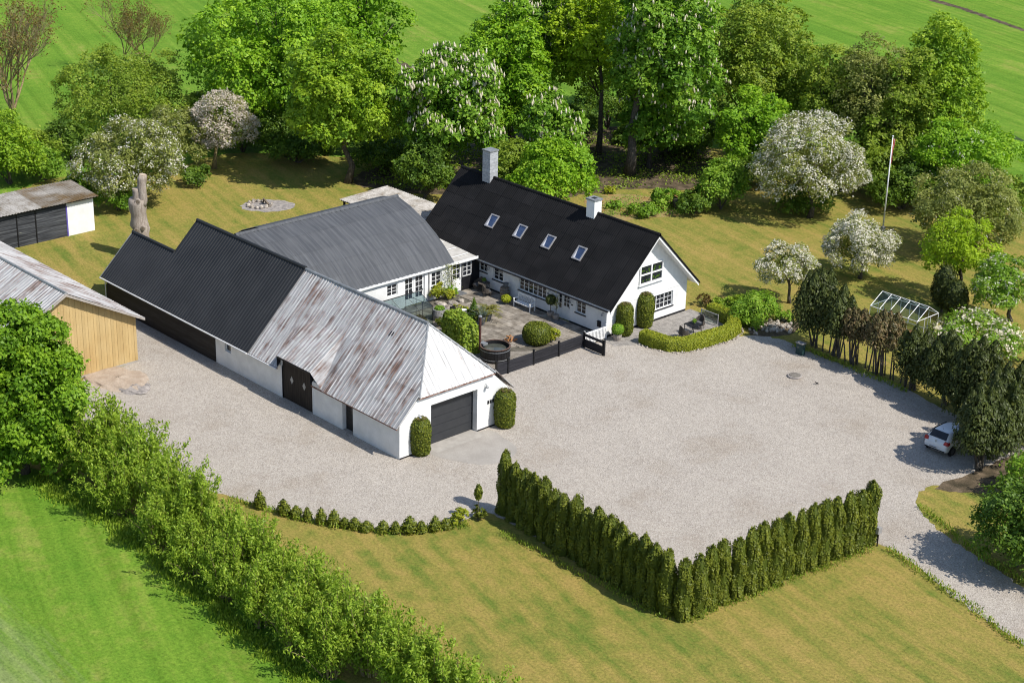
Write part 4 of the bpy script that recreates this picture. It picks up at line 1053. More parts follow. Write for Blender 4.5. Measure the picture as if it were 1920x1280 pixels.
rg = np.random.default_rng(12)
nR = 16
for i in range(nR):
    f = i/(nR-1); x = 23.0+(24.3-23.0)*f; y = -.55+(13.0+.55)*f
    place_thuja(x+rg.normal(0, .07), y, i, rg.uniform(0, 6), rg.uniform(.93, 1.1), rg.uniform(.97, 1.09)*(1+.05*f),
                'thuja in the sunlit hedge arm along the drive, %s counted from the hedge corner' % ORD[i])
nL = 16
for i in range(nL):
    f = (i+1)/nL; x = 23.0-(23.0-9.0)*f; y = -.75+(.55+.35)*f**1.5
    place_thuja(x, y+rg.normal(0, .07), i+1, rg.uniform(0, 6), rg.uniform(.95, 1.12), rg.uniform(.93, 1.08)*(1+.06*f),
                'thuja in the shaded hedge arm towards the garage, %s counted from the hedge corner' % ORD[i])

# --- young thuja seedlings along the gravel edge
E_ = 540/1920
def z8(x, y): return P(420+x*E_, 900+y*E_)
sp = thing('young_thuja', 'x', 'young hedge', (0, 0, 0), 'young thujas edging the gravel')
mb = MB(); mb.lathe((0, 0, 0), [(.18, .02), (.27, .2), (.25, .5), (.14, .8), (.03, 1.05)], 8)
clipped(sp, mb, 'thuja', 420, .15, 5, .09, .5)
seeds = [(240, 186), (400, 228), (480, 243), (555, 268), (648, 288), (733, 300), (805, 312), (872, 322), (950, 335), (1060, 345), (1143, 350), (1237, 348), (1315, 346), (1405, 335), (1480, 318)]
for i, (x, y) in enumerate(seeds):
    p = z8(x, y); s = rg.uniform(.8, 1.15); lab = 'young thuja in the low row edging the gravel, %s from the left' % ORD[i]
    if i == 0: sp.location = p; sp.scale = (s, s, s); sp['label'] = lab
    else: copy_thing(sp, p, rg.uniform(0, 6), (s*rg.uniform(.9, 1.45), s*rg.uniform(.9, 1.45), s*rg.uniform(.58, 1.0)), lab)
def shrub(name, label, p, r, h, leaf, n, size, seed, cat='shrub', group=None, nl=9, asp=.6, core=False, blossom=None, nbl=0, bsize=.14, stem='bark', zlo=-.2):
    rg = np.random.default_rng(seed); p = Vector(p); t = thing(name, label, cat, p, group)
    C, D, R = make_lobes(rg, (p.x, p.y, h*.5), (r, r, h*.5), nl, .38, zlo)
    pos, nrm, tint, _ = lobe_leaves(rg, C, D, R, n); pos[:, 2] = np.maximum(pos[:, 2], .04)
    ni = n//5; pi = np.array((p.x, p.y, h*.5))+unit(rg, ni)*np.array((r, r, h*.45))*rg.uniform(.1, .8, (ni, 1))
    leaf_obj('foliage', np.vstack([pos, pi]), np.vstack([nrm, unit(rg, ni)]), np.full(n+ni, size), LF[leaf], t, rg, asp, tint=np.concatenate([tint, rg.uniform(0, .5, ni)]))  # interior leaves get darker tints as painted inner shade
    mb = MB()
    for k in range(4):
        q = C[rg.integers(0, len(C))]; mb.tube([(p.x+rg.normal(0, .05), p.y+rg.normal(0, .05), -.03), tuple(q)], [.04*max(.5, r), .015], 5)
    o = mb.build('stems', MT[stem], t); o['kind'] = 'stuff'
    if blossom:
        p2, n2, _, _ = lobe_leaves(rg, C, D, R*1.05, nbl); leaf_obj('blossom', p2, n2, np.full(nbl, bsize), LF[blossom], t, rg, .95)
    return t
shrub('edge_shrub', 'yellowish low shrub at the right end of the young thuja row', z8(1570, 300), .55, .9, 'box', 700, .15, 31)
shrub('edge_shrub', 'small green shrub under a thin tuft beside the tall hedge end', z8(1690, 262), .4, .75, 'thuja', 500, .15, 32)
tf = thing('sapling', 'thin clipped sapling with a leafy tuft beside the tall hedge end', 'sapling', z8(1693, 268)); p = z8(1693, 268)
mb = MB(); mb.tube([p, p+Vector((0, 0, 1.35))], .025, 5); mb.build('stem', MT['bark'], tf)
mb = MB(); mb.blob((p.x, p.y, 1.75), (.2, .2, .45), 3); clipped(tf, mb, 'thuja', 260, .14, 8)

# --- clipped thujas by the garage and the gable
for nm, pp, h, r, lab in (('clipped_thuja', P(788, 851), 2.35, .62, 'clipped thuja column left of the garage door'), ('clipped_thuja', P(946, 799), 2.45, .64, 'clipped thuja column right of the garage door'),
                     ('clipped_thuja', P(1170, 628), 2.35, .60, 'clipped thuja column at the gable, nearer the white gate'), ('clipped_thuja', P(1208, 612), 2.5, .62, 'clipped thuja column at the gable, beside the long window')):
    t = thing(nm, lab, 'shrub', pp, 'clipped thuja columns'); mb = MB(); q = Vector((pp.x, pp.y, 0))
    mb.lathe(q, [(r*.6, .03), (r*.9, .25), (r, h*.35), (r, h*.6), (r*.9, h*.85), (r*.62, h*.97), (r*.2, h)], 14)
    mb.v = [(q.x+(x-q.x)*(1+.07*math.sin(2.1*z+3*math.atan2(y-q.y, x-q.x)+pp.x)+.05*math.sin(4.3*z+pp.y)), q.y+(y-q.y)*(1+.07*math.sin(2.1*z+2*math.atan2(y-q.y, x-q.x)+pp.y)+.04*math.sin(3.3*z)), z) for x, y, z in mb.v]
    clipped(t, mb, 'thuja', 3600, .13, int(pp.x*10) % 1000+50, .06, .5, .1)
    # browned clipped top
    g2 = np.random.default_rng(3); k = 220; a = g2.uniform(0, 6.28, k); s = np.sqrt(g2.uniform(0, 1, k))*r*.55
    leaf_obj('browned_top', np.stack([q.x+s*np.cos(a), q.y+s*np.sin(a), np.full(k, h)+g2.uniform(-.06, .06, k)], 1), unit(g2, k)+[0, 0, 1.2], np.full(k, .12), LF['browncypress'], t, g2, .5)

# --- low clipped hedge round the terrace
t = thing('box_hedge', 'low yellow green clipped hedge curving round the gable terrace', 'hedge', (-.6, 28, 0))
path = [(-3.55, 24.75), (-2.5, 24.75), (-1.4, 25.05), (-.75, 25.9), (-.5, 27.2), (-.35, 28.6), (-.3, 29.8), (-.7, 31.0), (-1.6, 31.9), (-2.9, 32.2), (-4.0, 32.35)]
mb = MB(); vs = []; fs = []; sec = [(-.46, .03), (-.5, .5), (-.44, .82), (-.26, .93), (.26, .93), (.44, .82), (.5, .5), (.46, .03)]
for i, (x, y) in enumerate(path):
    a = np.array(path[max(0, i-1)]); b = np.array(path[min(len(path)-1, i+1)]); d = (b-a)/np.linalg.norm(b-a); nn = np.array([-d[1], d[0]])
    k = .96+.07*math.sin(i*2.1)
    for (o_, z) in sec: vs.append((x+nn[0]*o_*k, y+nn[1]*o_*k, z*(.97+.05*math.sin(i*1.7))))
m_ = len(sec)
for i in range(len(path)-1):
    for j in range(m_-1): fs.append((i*m_+j, i*m_+j+1, (i+1)*m_+j+1, (i+1)*m_+j))
fs += [tuple(range(m_)), tuple((len(path)-1)*m_+j for j in range(m_-1, -1, -1))]
mb.add(vs, fs)
clipped(t, mb, 'box', 15000, .11, 77, .05, .6, .4, tip=.35)

# --- big trees, back to front
tree('maple_tree', 'big bright green maple behind the lawn, left of the lone maple', 535, 258, 498, -45, 285, 155, 'maple', 32000, .30, 80, .22, .4, seed=1)
tree('maple_tree', 'green maple crown reaching furthest right over the field at top', 680, 205, 665, -90, 190, 105, 'maple', 17000, .32, 50, .25, .35, seed=2)
tree('maple_tree', 'lone maple with a visible trunk by the fire pit lawn', 652, 343, 640, 55, 312, 112, 'maple2', 26000, .28, 70, .23, .3, seed=3)
tree('chestnut_tree', 'flowering chestnut behind the pale slate chimney', 845, 350, 845, 82, 330, 100, 'chestnut', 20000, .32, 60, .25, .35, candles=1000, seed=4)
tree('maple_tree', 'green maple squeezed between two flowering chestnuts', 955, 300, 945, 5, 300, 98, 'maple', 19000, .30, 56, .25, .35, seed=5)
tree('chestnut_tree', 'flowering chestnut whose top leaves the picture above the chimneys', 1015, 262, 1005, -80, 205, 80, 'chestnut', 15000, .32, 44, .26, .35, candles=800, seed=6)
tree('chestnut_tree', 'low flowering chestnut bough tree right of the slate chimney', 1035, 345, 1040, 165, 330, 55, 'chestnut', 9000, .30, 30, .28, .25, candles=260, seed=7)
tree('maple_tree', 'yellow leaved maple left of the tallest chestnut', 1122, 290, 1100, -70, 215, 70, 'yellow', 13000, .28, 46, .24, .26, seed=8)
tree('chestnut_tree', 'tall flowering chestnut with a thick trunk above the flower bed', 1180, 330, 1238, -80, 285, 98, 'chestnut', 27000, .32, 76, .23, .45, candles=650, seed=9)
tree('chestnut_tree', 'slender chestnut with a grey trunk just right of the thick one', 1216, 316, 1240, 150, 305, 82, 'chestnut', 12000, .3, 40, .26, .25, candles=180, seed=10)
tree('hawthorn_tree', 'fine leaved dark tree right of the tall chestnut', 1385, 290, 1390, -10, 240, 92, 'oak', 22000, .24, 70, .22, .3, seed=11)
tree('elm_tree', 'bright green low tree below the fine leaved dark tree', 1400, 330, 1415, 170, 320, 72, 'maple', 11000, .26, 40, .26, .2, seed=12)
tree('oak_tree', 'green tree rising behind the bare twigs left of the field', 1500, 285, 1500, 55, 260, 50, 'oak', 9000, .25, 34, .27, .25, seed=13)
bare_tree('budding_tree', 'thin budding tree with brown twigs above the big apple blossom', 1545, 300, 55, 55, 21, 2600, 'bark', .16)
bare_tree('budding_tree', 'taller budding tree with pale twigs left of the flagpole', 1620, 320, 15, 75, 22, 3000, 'yellowbark', .18, lf='olive')
tree('scrub_tree', 'olive scrub tree among the bare twigs, left of the budding trees', 1560, 318, 1558, 75, 310, 64, 'oak', 11000, .24, 42, .27, .2, seed=60)
tree('scrub_tree', 'pale scrub tree under the taller budding tree', 1622, 335, 1628, 62, 330, 66, 'olive', 9500, .21, 46, .27, .2, seed=61)
tree('scrub_tree', 'green scrub tree between budding tree and tall field edge tree', 1700, 340, 1692, 72, 330, 58, 'oak', 10500, .24, 40, .27, .2, seed=62)
tree('maple_tree', 'green maple deep behind the yellow leaved maple', 1160, 225, 1165, -90, 190, 90, 'maple', 11000, .32, 36, .28, .3, seed=63)
tree('hawthorn_tree', 'dark tree deep behind the fine leaved tree at the field edge', 1440, 235, 1440, -20, 200, 75, 'oak', 10000, .27, 36, .27, .3, seed=64)
tree('beech_tree', 'tall green tree standing against the field left of the flagpole top', 1755, 330, 1758, 28, 300, 80, 'maple2', 19000, .25, 66, .22, .3, seed=14)
tree('scrub_tree', 'mixed brownish scrub tree behind the flagpole', 1660, 345, 1665, 200, 345, 62, 'oak', 9000, .24, 34, .27, .2, seed=15)
tree('scrub_tree', 'green scrub tree at the field edge right of the flagpole', 1790, 385, 1800, 225, 375, 92, 'maple', 14000, .25, 46, .25, .22, seed=16, blossom='petal', nbl=300)
tree('thorn_tree', 'dull olive apple tree at the right edge behind the lawn', 1825, 478, 1815, 330, 465, 108, 'olive', 16000, .2, 50, .24, .2, seed=17, blossom='petal', nbl=500, bsize=.12)
tree('apple_tree', 'largest apple tree, covered in white blossom, left of the flagpole', 1518, 408, 1522, 212, 395, 112, 'olive', 13000, .19, 60, .22, .22, seed=18, blossom='petal', nbl=7000, bsize=.18)
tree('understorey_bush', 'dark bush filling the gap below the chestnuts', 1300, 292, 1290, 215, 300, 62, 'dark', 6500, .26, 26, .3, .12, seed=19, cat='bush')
shrub('hazel_bush', 'bright leafy bush at the end of the flower bed', P(1352, 392), 2.1, 4.2, 'bright', 5500, .24, 41, 'bush', nl=20)
shrub('lilac_bush', 'bright green bush behind the middle of the farmhouse ridge', P(1035, 400), 3.1, 6.2, 'maple', 12000, .26, 42, 'bush', nl=36)
shrub('lilac_bush', 'dark green bush behind the left end of the farmhouse roof', P(795, 372), 2.3, 5.0, 'dark', 8000, .24, 43, 'bush', nl=26)
shrub('lilac_bush', 'middling green bush between slate chimney and bright bush', P(960, 372), 2.2, 5.0, 'oak', 6500, .24, 44, 'bush', nl=24)
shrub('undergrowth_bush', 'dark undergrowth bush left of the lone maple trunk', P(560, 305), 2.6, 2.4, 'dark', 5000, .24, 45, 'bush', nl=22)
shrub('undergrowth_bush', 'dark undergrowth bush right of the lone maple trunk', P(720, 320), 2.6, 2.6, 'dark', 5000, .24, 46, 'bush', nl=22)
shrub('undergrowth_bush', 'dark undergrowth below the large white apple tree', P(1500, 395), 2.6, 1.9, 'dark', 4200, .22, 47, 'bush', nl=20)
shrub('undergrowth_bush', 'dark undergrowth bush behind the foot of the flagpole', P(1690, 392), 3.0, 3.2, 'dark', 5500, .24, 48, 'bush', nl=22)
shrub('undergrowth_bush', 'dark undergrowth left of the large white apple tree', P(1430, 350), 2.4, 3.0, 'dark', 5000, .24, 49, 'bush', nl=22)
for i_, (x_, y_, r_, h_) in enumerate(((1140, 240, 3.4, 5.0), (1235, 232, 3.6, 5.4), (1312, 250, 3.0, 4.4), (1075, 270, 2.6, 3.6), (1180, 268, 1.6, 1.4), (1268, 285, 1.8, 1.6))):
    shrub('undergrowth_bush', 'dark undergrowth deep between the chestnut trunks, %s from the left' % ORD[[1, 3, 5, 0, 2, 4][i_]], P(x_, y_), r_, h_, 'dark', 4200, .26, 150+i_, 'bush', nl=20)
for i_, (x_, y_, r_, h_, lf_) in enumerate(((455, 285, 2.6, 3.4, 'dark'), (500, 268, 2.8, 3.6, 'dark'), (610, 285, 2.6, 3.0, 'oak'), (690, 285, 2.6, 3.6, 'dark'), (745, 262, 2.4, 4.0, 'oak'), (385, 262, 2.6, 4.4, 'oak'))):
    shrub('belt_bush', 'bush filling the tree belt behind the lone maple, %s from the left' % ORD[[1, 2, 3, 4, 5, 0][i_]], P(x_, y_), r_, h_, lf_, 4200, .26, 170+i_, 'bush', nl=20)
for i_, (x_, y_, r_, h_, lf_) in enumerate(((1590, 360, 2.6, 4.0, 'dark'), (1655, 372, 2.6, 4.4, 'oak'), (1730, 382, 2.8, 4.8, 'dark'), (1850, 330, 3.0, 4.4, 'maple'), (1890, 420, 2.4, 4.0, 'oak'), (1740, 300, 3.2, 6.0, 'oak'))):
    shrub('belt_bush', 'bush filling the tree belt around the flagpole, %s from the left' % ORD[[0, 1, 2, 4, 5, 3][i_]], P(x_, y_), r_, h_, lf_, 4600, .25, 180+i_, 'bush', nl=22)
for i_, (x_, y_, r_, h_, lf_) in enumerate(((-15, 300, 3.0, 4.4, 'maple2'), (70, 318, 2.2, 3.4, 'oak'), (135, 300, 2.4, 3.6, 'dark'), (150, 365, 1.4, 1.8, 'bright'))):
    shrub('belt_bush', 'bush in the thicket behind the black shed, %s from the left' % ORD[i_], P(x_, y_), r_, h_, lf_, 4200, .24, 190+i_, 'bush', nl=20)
# left side
tree('hawthorn_tree', 'broad dark hawthorn behind the white blossoming trees on the left', 232, 268, 232, 108, 255, 130, 'oak', 24000, .2, 70, .2, .25, seed=30, stems=3)
bare_tree('budding_tree', 'large nearly leafless tree in the top left corner', 26, 268, -90, 150, 31, 4500, 'yellowbark', .26, 6, lsize=.2)
bare_tree('budding_tree', 'small leafless tree behind the hawthorn, the left one', 228, 135, -60, 80, 32, 2200, 'yellowbark', .16)
bare_tree('budding_tree', 'small leafless tree behind the hawthorn, the right one', 275, 135, -30, 70, 33, 1500, 'yellowbark', .16)
tree('apple_tree', 'white flecked apple tree behind the dead trunk', 235, 385, 240, 232, 380, 105, 'olive', 14000, .2, 50, .24, .2, seed=34, blossom='petal', nbl=2600, bsize=.18)
tree('apple_tree', 'olive green fruit tree between the two blossoming trees', 325, 325, 322, 195, 315, 58, 'olive', 8000, .18, 36, .26, .18, seed=35, blossom='petal', nbl=160)
tree('apple_tree', 'pale pinkish apple tree with brown twigs at the lawn corner', 402, 316, 416, 162, 306, 68, 'olive', 3500, .15, 44, .24, .2, 'yellowbark', seed=36, blossom='pinkpetal', nbl=4600, bsize=.19)
shrub('garden_bush', 'bright bush at the left picture edge behind the shed', P(20, 345), 3.0, 4.6, 'maple2', 7500, .26, 51, 'bush', nl=26)
shrub('garden_bush', 'low fresh bush right of the one behind the shed', P(85, 338), 1.9, 2.6, 'bright', 3500, .22, 52, 'bush', nl=16)
shrub('garden_bush', 'small bush at the foot of the dead trunk', P(225, 395), 1.6, 2.0, 'bright', 2600, .2, 53, 'bush', nl=12)
shrub('garden_bush', 'small dark bush at the foot of the olive fruit tree', P(370, 345), 1.4, 1.6, 'dark', 2200, .2, 54, 'bush', nl=12)
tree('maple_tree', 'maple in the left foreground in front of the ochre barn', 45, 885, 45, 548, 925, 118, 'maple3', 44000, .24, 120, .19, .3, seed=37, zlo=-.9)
# right side garden
tree('apple_tree', 'white apple tree right of the clipped cypress tops', 1612, 522, 1616, 408, 512, 70, 'olive', 6000, .15, 44, .24, .15, seed=40, blossom='petal', nbl=5200, bsize=.16)
tree('apple_tree', 'smaller white apple tree nearest to the gable', 1480, 568, 1478, 452, 542, 56, 'olive', 4800, .14, 36, .25, .13, seed=41, blossom='petal', nbl=2600, bsize=.15)
tree('plum_tree', 'yellow green fruit tree with a leaning trunk above the greenhouse', 1795, 566, 1800, 385, 535, 68, 'yellow', 8500, .17, 44, .24, .16, seed=42)
tree('apple_tree', 'green apple tree with few blossoms at the right edge', 1895, 602, 1890, 470, 598, 62, 'bright', 9000, .17, 44, .24, .16, seed=43, blossom='petal', nbl=700)
shrub('viburnum_bush', 'cream flowering bush below the right hand apple tree', P(1845, 672), 3.0, 2.6, 'bright', 6500, .19, 55, 'bush', nl=26, blossom='cream', nbl=1500, bsize=.2)
shrub('viburnum_bush', 'cream flowering bush right beside the greenhouse', P(1770, 655), 1.5, 1.9, 'olive', 2600, .17, 56, 'bush', nl=14, blossom='cream', nbl=900, bsize=.19)
for px, py, h, lab in ((1765, 585, 3.6, 'dark upright cypress behind the greenhouse, the taller left one'), (1787, 598, 2.9, 'dark upright cypress behind the greenhouse, the shorter right one')):
    q = P(px, py); t = thing('upright_cypress', lab, 'cypress', q); mb = MB(); mb.lathe((q.x, q.y, 0), [(.3, .5), (.75, 1.0), (.85, h*.5), (.7, h*.8), (.3, h*.98), (.05, h)], 10)
    clipped(t, mb, 'cypress', 1900, .22, px, .16, .45, .1); m2 = MB(); m2.tube([(q.x, q.y, -.03), (q.x, q.y, .9)], .09, 6); m2.build('trunk', MT['bark'], t)
# peonies and round shrubs right of the terrace hedge
shrub('spirea_bush', 'bright yellow green bush behind the terrace hedge', P(1420, 603), 1.75, 1.9, 'bright', 4200, .17, 57, 'bush', nl=16)
shrub('peony_bush', 'blue green leafy peony clump nearest to the gable lawn', P(1368, 588), 1.35, 1.2, 'willow', 2600, .22, 58, 'bush', nl=12)
shrub('peony_bush', 'small dark clump in front of the yellow green bush', P(1412, 612), .9, .7, 'bright', 1300, .18, 59, 'bush', nl=9)
shrub('garden_shrub', 'small shrub above the stone heap', P(1468, 600), .7, .8, 'bright', 900, .16, 60, 'bush', nl=8)
shrub('garden_shrub', 'reddish little shrub by the gable corner', P(1322, 572), .6, .8, 'bronze', 700, .14, 61, 'bush', nl=7)
# shrubs and perennials in the flower bed behind the house
shrub('flower_bed_bush', 'bushy shrub with an orange stump beside it in the flower bed', P(1300, 402), 1.4, 2.0, 'dark', 2400, .2, 62, 'bush', nl=12)
shrub('flower_bed_bush', 'loose light shrub left of the orange stump', P(1250, 388), 1.5, 1.5, 'bright', 2200, .2, 63, 'bush', nl=12)
shrub('flower_bed_bush', 'round low shrub in the middle of the flower bed', P(1203, 405), 1.2, 1.0, 'bright', 1700, .18, 64, 'bush', nl=10)
shrub('flower_bed_bush', 'small tufted perennial right of the white chimney', P(1152, 391), .65, .6, 'bright', 700, .2, 65, 'bush', nl=7)
shrub('flower_bed_bush', 'lime coloured perennial at the back of the flower bed', P(1140, 362), .6, .6, 'lime', 500, .17, 66, 'bush', nl=7)
# right edge shrubs by the drive
shrub('elder_bush', 'dark green bush at the right edge beside the drive', P(1905, 1062), 2.5, 4.6, 'dark', 9000, .2, 67, 'bush', nl=34)
shrub('elder_bush', 'tall bush cut by the right edge, shading the drive', P(1985, 1085), 2.6, 5.6, 'dark', 8000, .22, 68, 'bush', nl=32)
shrub('elder_bush', 'leafy bush at the right edge above the dark one', P(1935, 935), 1.7, 2.6, 'bright', 3600, .19, 69, 'bush', nl=18)
# loose white daisies by the hedge
shrub('daisy_clump', 'white flowering clump at the foot of the sunlit hedge arm', P(1512, 1062), .4, .6, 'willow', 350, .14, 70, 'flowers', nl=6, blossom='petal', nbl=60, bsize=.12)

# --- clipped cypress clumps with bare stems along the yard
def cypress(label, px, py, h, r, n, seed, leaf='cypress', z0=1.6, nst=4, lx=0, ly=0, name='cypress'):
    rg = np.random.default_rng(seed); q = P(px, py); t = thing(name, label, 'cypress', q, 'cypresses along the yard edge')
    nlb = 8; C = []; R = []; Hh = []
    for k in range(nlb):
        a = k*2.4+seed; rr = r*.66*math.sqrt((k+.15)/nlb)
        C.append((q.x+lx+rr*math.cos(a), q.y+ly+rr*math.sin(a), z0+rg.uniform(-.25, .25)+.25*(rr/r))); R.append(r*.46*rg.uniform(.85, 1.15)); Hh.append((h-z0)*(1-.30*(rr/r)**1.5)*rg.uniform(.86, 1.04))
    C = np.array(C); R = np.array(R); Hh = np.array(Hh); hh = (h-z0)*.5
    pw = R*Hh; idx = rg.choice(nlb, n, p=pw/pw.sum()); f = rg.uniform(0, 1, n)**.9; an = rg.uniform(0, 6.283, n)
    rad = R[idx]*np.clip(np.sin(np.pi*np.clip(f*.80+.20, 0, 1))**.75, .05, 1)*(1+.16*np.sin(an*3+f*9+idx*2)*np.cos(f*14+idx))
    cl = 1+.16*np.sin(an*3+f*9+idx*2)*np.cos(f*14+idx)
    d = np.stack([np.cos(an), np.sin(an), .35*np.ones(n)], 1); pos = C[idx]+np.stack([np.cos(an)*rad, np.sin(an)*rad, f*Hh[idx]], 1)*np.stack([rg.uniform(.85, 1.06, n)]*2+[np.ones(n)], 1)
    leaf_obj('crown', pos, d+rg.normal(0, .4, (n, 3))+[0, 0, .2], np.full(n, .19), LF[leaf], t, rg, .5, tint=np.clip(rg.beta(2, 2.4, n)*.8+(cl-1)*1.5+.08, 0, 1), along=np.tile([0, 0, .8], (n, 1)))
    C = C+np.array([0, 0, hh*.8])
    ni = n//8; k2 = rg.integers(0, nlb, ni); leaf_obj('inner_foliage', C[k2]+unit(rg, ni)*np.stack([R[k2], R[k2], np.full(ni, hh)], 1)*.55, unit(rg, ni), np.full(ni, .42), LF[leaf], t, rg, .8)
    for k in range(nst):
        mb = MB(); a = rg.uniform(0, 6.28); b0 = Vector((q.x+.22*math.cos(a), q.y+.22*math.sin(a), -.03)); c = C[rg.integers(0, nlb)]
        mb.tube([b0, b0.lerp(Vector(c), .5)+Vector((0, 0, .3)), Vector(c)], [.075, .06, .03], 6, cap=False); mb.build('stem', MT['bark'], t)
    return t
cypress('tall dark cypress clump at the left end of the yard edge row', 1526, 650, 5.9, 1.75, 9860, 201, z0=1.3)
cypress('dark cypress just right of the row end, partly browned', 1566, 666, 5.0, 1.45, 6090, 202, z0=1.5)
cypress('browned dying cypress left in the thin stretch of the row', 1600, 682, 4.1, 1.1, 2755, 203, 'browncypress', 1.7, 5)
cypress('browned dying cypress in front of the greenhouse', 1648, 702, 4.7, 1.4, 4205, 204, 'browncypress', 1.9, 6)
cypress('dark cypress clump standing alone before the greenhouse door', 1710, 730, 4.4, 1.5, 7540, 205, 'cypress', .7, 5)
cypress('dark cypress behind the parked car, left one', 1768, 760, 5.0, 1.7, 8120, 206, 'cypress', .8)
cypress('dark cypress behind the parked car, right one', 1822, 790, 5.9, 2.0, 10440, 207, 'cypress', .6)
cypress('largest dark cypress, partly hiding the white car', 1834, 878, 5.5, 1.9, 11310, 208, 'cypress', 1.2, 6)
cypress('dark cypress right behind the one hiding the car', 1862, 860, 6.0, 1.95, 10440, 209, 'cypress', .7, 5)
cypress('dark cypress in the front row, third from the car', 1896, 842, 5.8, 1.9, 8990, 210, 'cypress', .7, 5)
cypress('dark cypress in the front row cut by the picture edge', 1932, 822, 5.6, 1.9, 8120, 211, 'cypress', .7, 4)
rg = np.random.default_rng(15)
for i in range(20):
    f = i/19; px = 1545+(1700-1545)*f; py = 664+(728-664)*f
    q = P(px+rg.normal(0, 2), py-4+rg.normal(0, 2)); hh = rg.uniform(1.9, 2.7)
    mb = MB(); dx, dy = rg.normal(0, .25, 2); mb.tube([q, q+Vector((dx*.4, dy*.4, hh*.5)), q+Vector((dx, dy, hh))], [.055, .045, .02], 6)
    o = mb.build('bare_stem', MT['bark'], None, origin=tuple(q)); tag(o, 'bare cypress stem in the see-through stretch of the row, %s from the left' % ORD[i], 'stem', 'bare stems of the cut back cypress row')
    o.location = q

# --- willow row between lawn and field
def willow(k):
    rg = np.random.default_rng(500+k); t = thing('willow_shrub', 'x', 'willow', (0, 0, 0), 'willow shrubs along the field edge')
    pos = []; nr = []; al = []; mb = MB(); sz = []
    for s in range(85):
        a = rg.uniform(0, 6.28); out = abs(rg.normal(0, .75))+.1; h = rg.uniform(2.6, 4.3)*(1-.11*out)
        b = Vector((.32*math.cos(a), .32*math.sin(a), 0)); tip = Vector((math.cos(a)*out*1.35, math.sin(a)*out*1.35, h)); mid = b.lerp(tip, .5)+Vector((0, 0, .35))
        if s < 26: mb.tube([b, mid, tip], [.04, .026, .008], 4, cap=False)
        m_ = 98; u = rg.uniform(.12, 1.0, m_)**.8
        B0 = np.array(b); M0 = np.array(mid); T0 = np.array(tip)
        c = ((1-u)**2)[:, None]*B0+(2*u*(1-u))[:, None]*M0+(u**2)[:, None]*T0
        jit = rg.normal(0, 1, (m_, 3))*np.stack([.22*(1.1-u*.75)]*3, 1)
        pos.append(c+jit); nr.append(unit(rg, m_)+[0, 0, .35]); al.append(unit(rg, m_)*.6+[0, 0, .9]); sz.append(np.full(m_, .195))
    leaf_obj('foliage', np.vstack(pos), np.vstack(nr), np.concatenate(sz), LF['willow'], t, rg, .38, along=np.vstack(al))
    o = mb.build('stems', MT['yellowbark'], t); o['kind'] = 'stuff'
    return t
wp = [willow(k) for k in range(4)]
row = [((205, 905), 1.28), ((262, 940), 1.22), ((318, 985), 1.08), ((372, 1022), 1.02), ((428, 1066), .98), ((480, 1108), .98), ((532, 1150), .98), ((588, 1192), .98), ((640, 1228), 1.0), ((692, 1262), .98), ((745, 1300), 1.0), ((800, 1335), 1.0), ((860, 1368), 1.0),
       ((225, 965), .95), ((300, 1028), .88), ((362, 1078), .85), ((425, 1122), .88), ((490, 1172), .85), ((555, 1222), .9), ((620, 1268), .9)]
rg = np.random.default_rng(77)
for i, ((x, y), s) in enumerate(row):
    q = P(x, y); k = i % 4; sc = (s*1.08, s*1.08, s*rg.uniform(.92, 1.08))
    lab = 'willow shrub in the field edge row, %s from the ochre barn end' % ORD[i] if i < 13 else 'smaller willow filling the field edge row, %s from its upper end' % ORD[i-13]
    if i < 4: wp[k].location = q; wp[k].scale = sc; wp[k]['label'] = lab; wp[k].rotation_euler = (0, 0, rg.uniform(0, 6))
    else: copy_thing(wp[k], q, rg.uniform(0, 6), sc, lab)

# --- rough grass: along the field edge, at gravel edges and under shrubs
def tufts(name, lines, n, size, seed, spread, leaf='weed', h=.25):
    rg = np.random.default_rng(seed); pos = []
    for (a, b) in lines:
        a = np.array(P(*a)); b = np.array(P(*b)); L = np.linalg.norm(b-a); m_ = int(n*L)
        f = rg.uniform(0, 1, m_); nn = np.array([-(b-a)[1], (b-a)[0], 0])/L
        p = a+(b-a)*f[:, None]+nn*rg.normal(0, spread, m_)[:, None]+nn*(np.sin(f*L*1.3+a[0])*.25*spread*2)[:, None]
        p[:, 2] = rg.uniform(.03, h, m_); pos.append(p)
    p = np.vstack(pos); N = len(p); o = leaf_obj(name, p, unit(rg, N)*[1, 1, .3], np.full(N, size), LF[leaf], None, rg, .3, along=np.tile([0, 0, 1.0], (N, 1)))
    o['kind'] = 'stuff'; return o
o = tufts('rough_grass', [((60, 900), (200, 975)), ((200, 975), (345, 1090)), ((345, 1090), (495, 1220)), ((495, 1220), (650, 1340))], 170, .26, 1, .38)
o.data.materials[0] = LF['willow']
tag(o, 'rough long grass along the field edge under the willows', 'grass')
o = tufts('edge_grass', [((430, 935), (560, 975)), ((560, 975), (720, 1002)), ((720, 1002), (880, 985)), ((1660, 1030), (1760, 1095)), ((1760, 1095), (1920, 1215)), ((1725, 950), (1800, 1015)), ((1800, 1015), (1920, 1095)), ((1540, 668), (1700, 735)), ((1490, 648), (1540, 668))], 70, .2, 2, .16)
tag(o, 'short weeds growing along the edges of the gravel', 'grass')
o = tufts('hedge_foot_grass', [((940, 1000), (1255, 1165)), ((1290, 1165), (1640, 1030))], 60, .16, 3, .15)
tag(o, 'fine grass at the foot of the V shaped hedge', 'grass')

